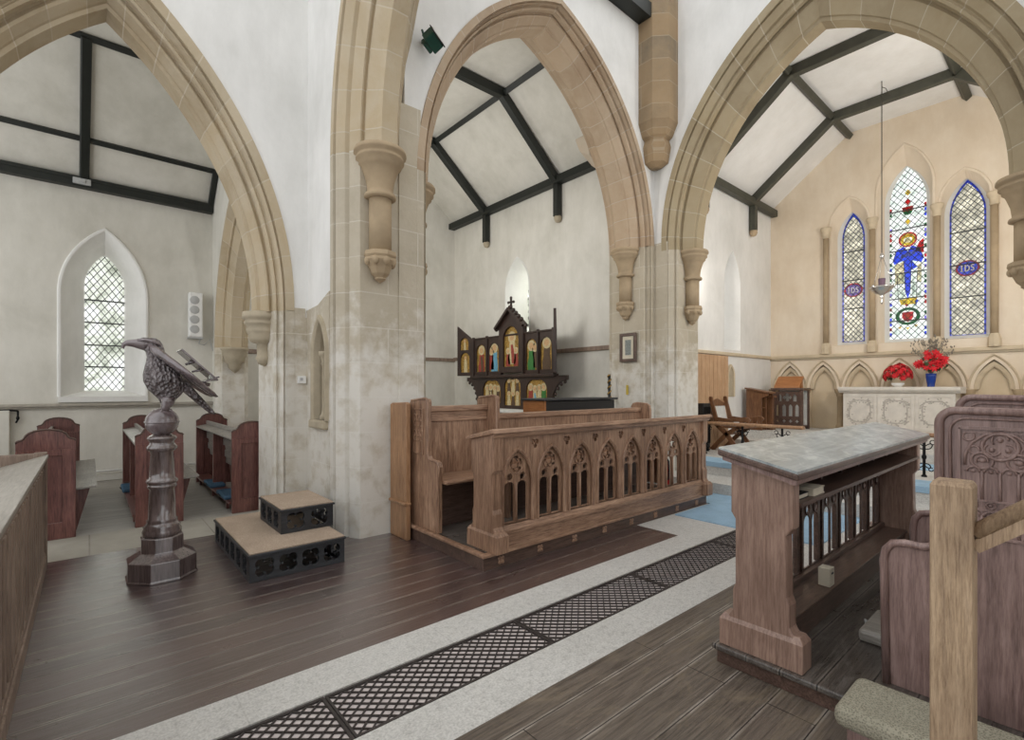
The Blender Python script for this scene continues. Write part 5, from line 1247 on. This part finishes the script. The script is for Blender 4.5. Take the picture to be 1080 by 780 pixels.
# ================================================================== SANCTUARY FURNITURE
def rail(lab, y0, y1, posts):
    t = thing('altar_rail', lab, 'altar rail', (8.0, (y0+y1)/2, .33), 'altar rails across the sanctuary')
    g = G(); g.plate((V(0,y0,0),V(1,0,0),V(0,0,1),V(0,1,0)), [(7.95,.835),(8.05,.835),(8.06,.86),(8.04,.885),(7.96,.885),(7.94,.86)], t=y1-y0); g.build('handrail', M['oak_warm'], t, bevel=.01)
    for y in posts:
        g = G(); g.cyl((8,y,.33),(8,y,.84),.016,10); g.lathe([(.03,.33),(.03,.345),(.018,.36)], (8,y,0), 10); g.lathe([(.017,.55),(.026,.57),(.026,.59),(.017,.61)], (8,y,0), 10)
        p = g.build('standard', M['iron'], t)
        g = G()
        for s in (-1,1):
            for zz, sc, vs in ((.68,1,1),(.50,.8,-1)):
                g.tube([(8, y+s*.016, zz)] + [(8, y+s*sc*(.03+.011*i*math.sin(.5*i)*.0+.05*math.sin(.42*i)), zz+vs*sc*.045*(1-math.cos(.55*i))*.8) for i in range(1,10)], .007, 6)
                g.tube([(8, y+s*sc*(.085+.028*math.cos(a)), zz+vs*sc*(.09+.028*math.sin(a))) for a in [PI*2*i/9 for i in range(9)]], .006, 6)
        g.build('scrollwork', M['iron'], p)
    return t
rail('left altar rail, oak handrail on scrolled iron standards in front of the carved chair', 2.72, 4.33, (4.25, 3.62, 3.02))
rail('right altar rail, oak handrail on an iron standard beyond the right choir desk', -.10, 1.44, (1.34, .45))
# chair
t = thing('cross_frame_chair', 'oak cross-legged armchair with white panelled back on the sanctuary floor', 'chair', (8.88, 4.15, .33))
zf = .33
for x in (8.60, 9.14):
    for nm, p in (('leg', [(4.44,.33),(4.33,.47),(4.17,.63),(4.0,.74),(3.86,.80)]), ('leg', [(3.96,.33),(4.05,.47),(4.17,.63),(4.30,.74),(4.38,.82)])):
        g = G(); pts = [V(x, a, b) for a, b in p]
        rr = []
        for i, q in enumerate(pts):
            d = (pts[min(i+1,4)]-pts[max(i-1,0)]).normalized(); n_ = V(0,-d.z,d.y); w_ = (.045,.035,.04,.034,.038)[i]
            rr.append([q+n_*w_+V(-.02,0,0), q+n_*w_+V(.02,0,0), q-n_*w_+V(.02,0,0), q-n_*w_+V(-.02,0,0)])
        g.loft(rr, sm=False); g.build(nm, M['oak_brown'], t, bevel=.005)
    g = G(); g.plate((V(x-.022,0,0),V(0,1,0),V(0,0,1),V(1,0,0)), [(4.30,.78),(4.385,.78),(4.47,1.20),(4.50,1.24),(4.49,1.29),(4.455,1.30),(4.43,1.27),(4.42,1.22)], t=.044); g.build('back_post', M['oak_brown'], t, bevel=.006)
    g = G(); g.plate((V(x-.025,0,0),V(0,1,0),V(0,0,1),V(1,0,0)), [(4.36,.93),(4.10,.90),(3.86,.945),(3.78,.94),(3.75,.90),(3.78,.86),(3.86,.86),(3.90,.80),(3.96,.80),(3.94,.86),(4.10,.85),(4.36,.87)], t=.05); g.build('arm', M['oak_brown'], t, bevel=.008)
g = G(); g.box(8.58,9.16,3.88,4.36,.74,.775); g.build('seat', M['oak_brown'], t, bevel=.006)
def bk(z): return 4.40+(z-.8)*.19
g = G(); g.add([V(8.62,bk(.86),.86),V(9.12,bk(.86),.86),V(9.12,bk(1.12),1.12),V(8.62,bk(1.12),1.12)]+[V(8.62,bk(.86)+.015,.86),V(9.12,bk(.86)+.015,.86),V(9.12,bk(1.12)+.015,1.12),V(8.62,bk(1.12)+.015,1.12)], [(0,1,2,3),(7,6,5,4),(0,4,5,1),(1,5,6,2),(2,6,7,3),(3,7,4,0)]); g.build('white_back_panel', M['cloth_white'], t)
g = G()
O = V(8.62,bk(1.12)-.01,1.12); g.plate((O,V(1,0,0),V(0,.19,1).normalized(),V(0,1,-.19).normalized()), [(0,0),(.5,0),(.5,.05),(.42,.075),(.34,.12),(.25,.14),(.16,.12),(.08,.075),(0,.05)], t=.03)
g.bar((8.62,bk(.84),.84),(9.12,bk(.84),.84),.03,.06); g.build('back_rail', M['oak_brown'], t, bevel=.005)
g = G(); g.bar((8.6,4.17,.63),(9.14,4.17,.63),.035,.035); g.build('stretcher', M['oak_brown'], t)
t = thing('heater', 'dark slatted heater against the boarding at the left end of the altar rail', 'heater', (8.26, 4.38, .33))
g = G(); g.box(8.14,8.38,4.36,4.52,.40,1.18); g.build('casing', M['black'], t, bevel=.01)
g = G()
for k in range(6): g.box(8.16+k*.036,8.18+k*.036,4.345,4.36,.48,1.12)
g.build('fins', M['iron'], t)
for x in (8.17, 8.34): g = G(); g.box(x-.02,x+.02,4.37,4.5,.33,.40); g.build('foot', M['iron'], t)
g = G(); g.box(8.02,9.32,4.49,4.552,.33,2.06)
for k in range(9): g.box(8.02+k*.145,8.025+k*.145,4.485,4.49,.33,2.06)
door = g.build('trim_boarding', M['oak_light'], kind='structure')
g = G(); g.plate(FY(4.53), arch(9.50,.10,1.28,1.68,.18,0,8), t=.01); o = g.build('trim_aumbry', M['carved'], kind='structure')
g = G(); arch_mould(g, FY(4.53), 9.50,.10,1.68,.18, [(.0,.02),(.0,-.02),(.03,-.03),(.045,-.02),(.045,.02)], 1.28, 8); g.build('aumbry_moulding', M['carved_cream'], o)
# prayer desk
t = thing('prayer_desk', 'plain oak prayer desk between the armchair and the pierced lectern', 'desk', (10.1, 4.2, .62))
dk = [(4.44,.62),(4.44,1.42),(4.38,1.44),(4.02,1.36),(4.02,1.30),(4.14,1.25),(4.14,.62)]
for x in (9.97, 10.18): g = G(); g.plate((V(x,0,0),V(0,1,0),V(0,0,1),V(1,0,0)), dk, t=.04); g.build('side_panel', M['oak_brown'], t, bevel=.006)
g = G(); g.plate((V(9.94,0,0),V(0,1,0),V(0,0,1),V(1,0,0)), [(4.46,1.43),(4.46,1.46),(3.98,1.37),(3.98,1.34)], t=.29); g.build('book_board', M['oak_brown'], t, bevel=.006)
g = G(); g.box(10.01,10.18,4.38,4.41,.62,1.38); g.build('front_panel', M['oak_brown'], t); g = G(); g.box(10.01,10.18,4.16,4.38,1.05,1.07); g.build('shelf', M['oak_brown'], t)
t = thing('stool', 'small oak stand at the right of the prayer desk', 'stand', (10.32, 4.15, .62))
g = G(); g.box(10.28,10.36,4.06,4.26,.62,1.26); g.build('upright', M['oak_brown'], t, bevel=.008); g = G(); g.box(10.24,10.40,4.02,4.30,1.26,1.30); g.build('top', M['oak_brown'], t, bevel=.008); g = G(); g.box(10.25,10.39,4.04,4.28,.62,.66); g.build('foot', M['oak_brown'], t, bevel=.008)
# pierced lectern
t = thing('pierced_lectern', 'dark oak lectern with pierced gothic front and an orange book board by the arcade', 'lectern', (10.9, 3.96, .62))
fr = FX(10.74); y0, y1 = 3.70, 4.22; yc = 3.96
hol = [foil(yc, 1.26, .085, 4, 0, .5, 5), arch(yc-.14,.035,1.18,1.27,.06,0,5), arch(yc+.14,.035,1.18,1.27,.06,0,5)]
for d in (-.18,-.06,.06,.18): hol += [arch(yc+d,.036,.88,1.06,.06,0,5), foil(yc+d,.78,.034,4,0,.5,4)]
g = G(); g.plate(fr, rect(y0,y1,.70,1.38), hol, .03); g.build('pierced_front', M['oak_dark'], t, bevel=.004)
for yy in (y0-.03, y1-.03):
    for xx in (10.72, 11.06): g = G(); g.box(xx,xx+.06,yy,yy+.06,.62,1.42); g.build('post', M['oak_dark'], t, bevel=.008)
g = G(); g.box(10.76,11.08,y0-.005,y1+.005,.66,.70); g.box(10.70,11.12,y0-.05,y1+.05,1.40,1.45); g.build('cornice', M['oak_dark'], t, bevel=.012)
g = G(); g.box(11.05,11.08,y0,y1,.70,1.40); g.build('back_cloth', M['cloth_white'], t)
g = G(); g.plate((V(0,y0+.02,0),V(1,0,0),V(0,0,1),V(0,1,0)), [(10.70,1.45),(10.74,1.455),(10.95,1.66),(10.93,1.69),(10.71,1.485)], t=y1-y0-.04); g.plate((V(0,y0+.04,0),V(1,0,0),V(0,0,1),V(0,1,0)), [(10.86,1.45),(10.96,1.45),(10.94,1.64),(10.92,1.62)], t=y1-y0-.08); g.build('book_board', M['oak_orange'], t, bevel=.006)
# altar
t = thing('stone_altar', 'pale carved stone altar against the east wall arcade', 'altar', (11.0, 2.2, .62))
g = G(); g.box(10.74,11.22,1.40,2.98,.62,1.36); g.build('body', M['alabaster'], t, bevel=.01)
g = G(); g.plate((V(0,1.33,0),V(1,0,0),V(0,0,1),V(0,1,0)), [(10.72,1.36),(10.70,1.385),(10.68,1.39),(10.66,1.42),(10.66,1.47),(11.26,1.47),(11.26,1.36)], t=1.72); g.build('top_slab', M['alabaster'], t, bevel=.012)
g = G(); g.box(10.70,11.24,1.36,3.02,.62,.70); g.build('plinth', M['alabaster'], t, bevel=.012)
for k in range(3):
    c = 1.66+.53*k; g = G(); fr = FX(10.73)
    g.plate(fr, rect(c-.26,c+.26,.72,1.34), [rect(c-.21,c+.21,.77,1.29)], .02); p = g.build('front_panel', M['alabaster'], t, bevel=.006)
    g = G(); rr = random.Random(k)
    ring_ = [(c+.165*(abs(math.cos(a))**.6)*(1 if math.cos(a)>0 else -1), 1.03+.20*(abs(math.sin(a))**.6)*(1 if math.sin(a)>0 else -1)) for a in [2*PI*i/40 for i in range(40)]]
    g.tube([(10.742, y, z) for y, z in ring_], .010, 6, closed=True, up=(1,0,0))
    for i in range(40):
        y, z = ring_[i]
        for q in range(2):
            a = rr.uniform(0,2*PI); d = rr.uniform(.02,.05)
            g.ell((10.742, y+d*math.cos(a), z+d*math.sin(a)), .010,.018,.012, 6, 4, R=Matrix.Rotation(a,3,'X'))
    g.build('foliage_relief', M['alabaster_dark'], p)
# poinsettia bowl
def bloom(g, c, r, n_, rr, mi=0):
    n_ = n_.normalized(); a = n_.orthogonal().normalized(); b = n_.cross(a)
    ph = rr.uniform(0,2*PI)
    for k in range(7):
        t_ = ph+2*PI*k/7; d = a*math.cos(t_)+b*math.sin(t_); e = n_.cross(d)
        g.add([c, c+d*r*.5+e*r*.24+n_*r*.18, c+d*r+n_*r*.05, c+d*r*.5-e*r*.24+n_*r*.18], [(0,1,2,3)], mi)
def leafy(g, c, r, n_, rr):
    n_ = n_.normalized(); a = n_.orthogonal().normalized(); b = n_.cross(a); t_ = rr.uniform(0,2*PI); d = a*math.cos(t_)+b*math.sin(t_); e = n_.cross(d)
    g.add([c, c+d*r*.5+e*r*.25, c+d*r, c+d*r*.5-e*r*.25], [(0,1,2,3)])
rr = random.Random(11)
t = thing('flower_bowl', 'round mass of red flowers in a low white bowl on the altar, left', 'flowers', (11.0, 2.21, 1.47))
g = G(); g.lathe([(.05,1.47),(.055,1.475),(.09,1.51),(.10,1.54),(.09,1.54),(0,1.53)], (11.0,2.21,0), 20); g.build('bowl', M['white'], t)
g = G()
for i in range(60):
    v = V(rr.gauss(0,1), rr.gauss(0,1), abs(rr.gauss(0,1))*.9+.0).normalized(); leafy(g, V(11.0,2.21,1.66)+V(v.x*.14,v.y*.19,v.z*.18-.02), .09, v, rr)
g.build('foliage', M['leaf'], t, fixn=False)
for i in range(34):
    k = i+.5; ph = math.acos(1-1.25*k/34); th = PI*(1+5**.5)*k; v = V(math.sin(ph)*math.cos(th), math.sin(ph)*math.sin(th), math.cos(ph))
    g = G(); c = V(11.0,2.21,1.665)+V(v.x*.16,v.y*.20,v.z*.20+rr.uniform(-.015,.015)); bloom(g, c, .066, v, rr); bloom(g, c+v*.012, .042, v, rr)
    g.build('bloom', M['petal'], t, fixn=False)
t = thing('flower_vase', 'blue vase of red flowers with tall dry grasses on the altar, right', 'flowers', (11.0, 1.75, 1.47))
vy = 1.75
g = G(); g.lathe([(.0,1.47),(.05,1.47),(.055,1.48),(.05,1.49),(.062,1.56),(.072,1.64),(.075,1.70),(.066,1.70),(.05,1.5),(0,1.5)], (11.0,vy,0), 24); g.build('vase', M['cobalt'], t)
g = G(); tips = []
for i in range(34):
    a = rr.uniform(0,2*PI); sp = rr.uniform(.05,.33); hh = rr.uniform(.45,.72)-sp*.5
    p = V(11.0+.5*sp*math.cos(a), vy+sp*math.sin(a), 1.70+hh); tips.append(p); m_ = V(11.0,vy,1.70).lerp(p,.5)+V(0,0,.05)
    g.tube([V(11.0,vy,1.66), m_, p], [.004,.003,.002], 5)
g.build('dry_stems', M['dry'], t)
g = G()
for p in tips:
    for q in range(5): d = V(rr.uniform(-.03,.03),rr.uniform(-.03,.03),rr.uniform(-.05,.03)); g.ell(p+d, .010,.010,.018, 6, 4)
g.build('seed_heads', M['dry'], t)['kind'] = 'stuff'
g = G()
for i in range(50):
    v = V(rr.gauss(0,1), rr.gauss(0,1), rr.gauss(0,.8)+.3).normalized(); leafy(g, V(11.0,vy-.03,1.86)+V(v.x*.12,v.y*.18,v.z*.13), .10, v, rr)
g.build('foliage', M['leaf'], t, fixn=False)
for dy, dz in [(-.02,.24),(-.07,.27),(.03,.27),(-.11,.22),(-.16,.17),(-.05,.18),(.02,.19),(-.12,.12),(-.19,.10),(.15,.05),(.17,.09),(.13,.11),(.03,.02),(.0,.06),(-.06,.0),(-.03,.10),(-.14,.05),(-.20,.16),(.07,.05),(-.09,.06)]:
    g = G(); v = V(-1, dy*2, .5); c = V(10.90+rr.uniform(-.03,.03), vy+dy, 1.78+dz); bloom(g, c, .072, v, rr); bloom(g, c+v.normalized()*.012, .046, v, rr); g.build('bloom', M['petal'], t, fixn=False)
# sanctuary lamp
t = thing('sanctuary_lamp', 'silver sanctuary lamp hanging on a long chain before the east windows', 'lamp', (9.9, 2.2, 3.07))
lx, ly = 9.9, 2.2
g = G(); g.cyl((lx,ly,3.62),(lx,ly,6.495),.007,6); g.tube([(lx,ly,6.40),(lx+.01,ly-.05,6.36),(lx+.02,ly-.10,6.22)], .005, 6); g.build('chain', M['chain'], t)
g = G(); g.lathe([(0,3.68),(.02,3.66),(.035,3.62),(.03,3.60),(.015,3.58),(0,3.57)], (lx,ly,0), 14); g.build('finial', M['silver'], t)
for k in range(3):
    a = 2*PI*k/3+.5; g = G(); g.cyl((lx+.16*math.cos(a),ly+.16*math.sin(a),3.11),(lx+.012*math.cos(a),ly+.012*math.sin(a),3.6),.004,6); g.build('suspension_chain', M['silver'], t)
g = G(); g.lathe([(.155,3.12),(.17,3.115),(.175,3.10),(.16,3.09),(.14,3.06),(.10,3.02),(.04,2.99),(.02,2.97),(.03,2.95),(.02,2.93),(.01,2.90),(.025,2.87),(.01,2.84),(0,2.82)], (lx,ly,0), 28)
for k in range(3):
    a = 2*PI*k/3+.5; g.ell((lx+.165*math.cos(a),ly+.165*math.sin(a),3.115),.022,.022,.03,8,6)
g.build('bowl', M['silver'], t)
g = G(); g.lathe([(.0,3.02),(.04,3.02),(.045,3.1),(.05,3.25),(.045,3.25),(.0,3.2)], (lx,ly,0), 18); g.build('ruby_glass', plain('violet_lamp_glass', hx('#6b5566'), .15), t)
# ================================================================== LIGHT, SKY, CAMERA
w = bpy.data.worlds.new('World'); SC.world = w; w.use_nodes = True
bg = w.node_tree.nodes['Background']; bg.inputs['Color'].default_value = (.97,.985,1.0,1); bg.inputs['Strength'].default_value = WORLD
def area(name, loc, target, size, energy, col=(1,1,1), sy=None):
    L = bpy.data.lights.new(name, 'AREA'); L.energy = energy; L.color = col; L.size = size
    if sy: L.shape = 'RECTANGLE'; L.size_y = sy
    o = bpy.data.objects.new(name, L); COL.objects.link(o); o.location = loc
    o.rotation_euler = (Vector(target)-Vector(loc)).to_track_quat('-Z','Y').to_euler(); return o
for a in AREA_LIGHTS: area(*a)
cam = bpy.data.cameras.new('Camera'); co = bpy.data.objects.new('Camera', cam); COL.objects.link(co); SC.camera = co
cam.sensor_fit = 'HORIZONTAL'; cam.sensor_width = 36; cam.lens = 520/1080*36; cam.shift_y = 19/1080; cam.clip_start = .05; cam.clip_end = 200
yaw = math.radians(49.4)
co.location = (0,0,1.45); co.rotation_euler = (PI/2, 0, yaw-PI/2)
vs = SC.view_settings; vs.view_transform = 'Standard'; vs.look = 'None'; vs.gamma = 1; vs.exposure = EXPO; vs.use_curve_mapping = False
SC.cycles.max_bounces = 10; SC.cycles.diffuse_bounces = 6; SC.cycles.transparent_max_bounces = 16; SC.cycles.use_denoising = True
SC.cycles.sample_clamp_indirect = 6
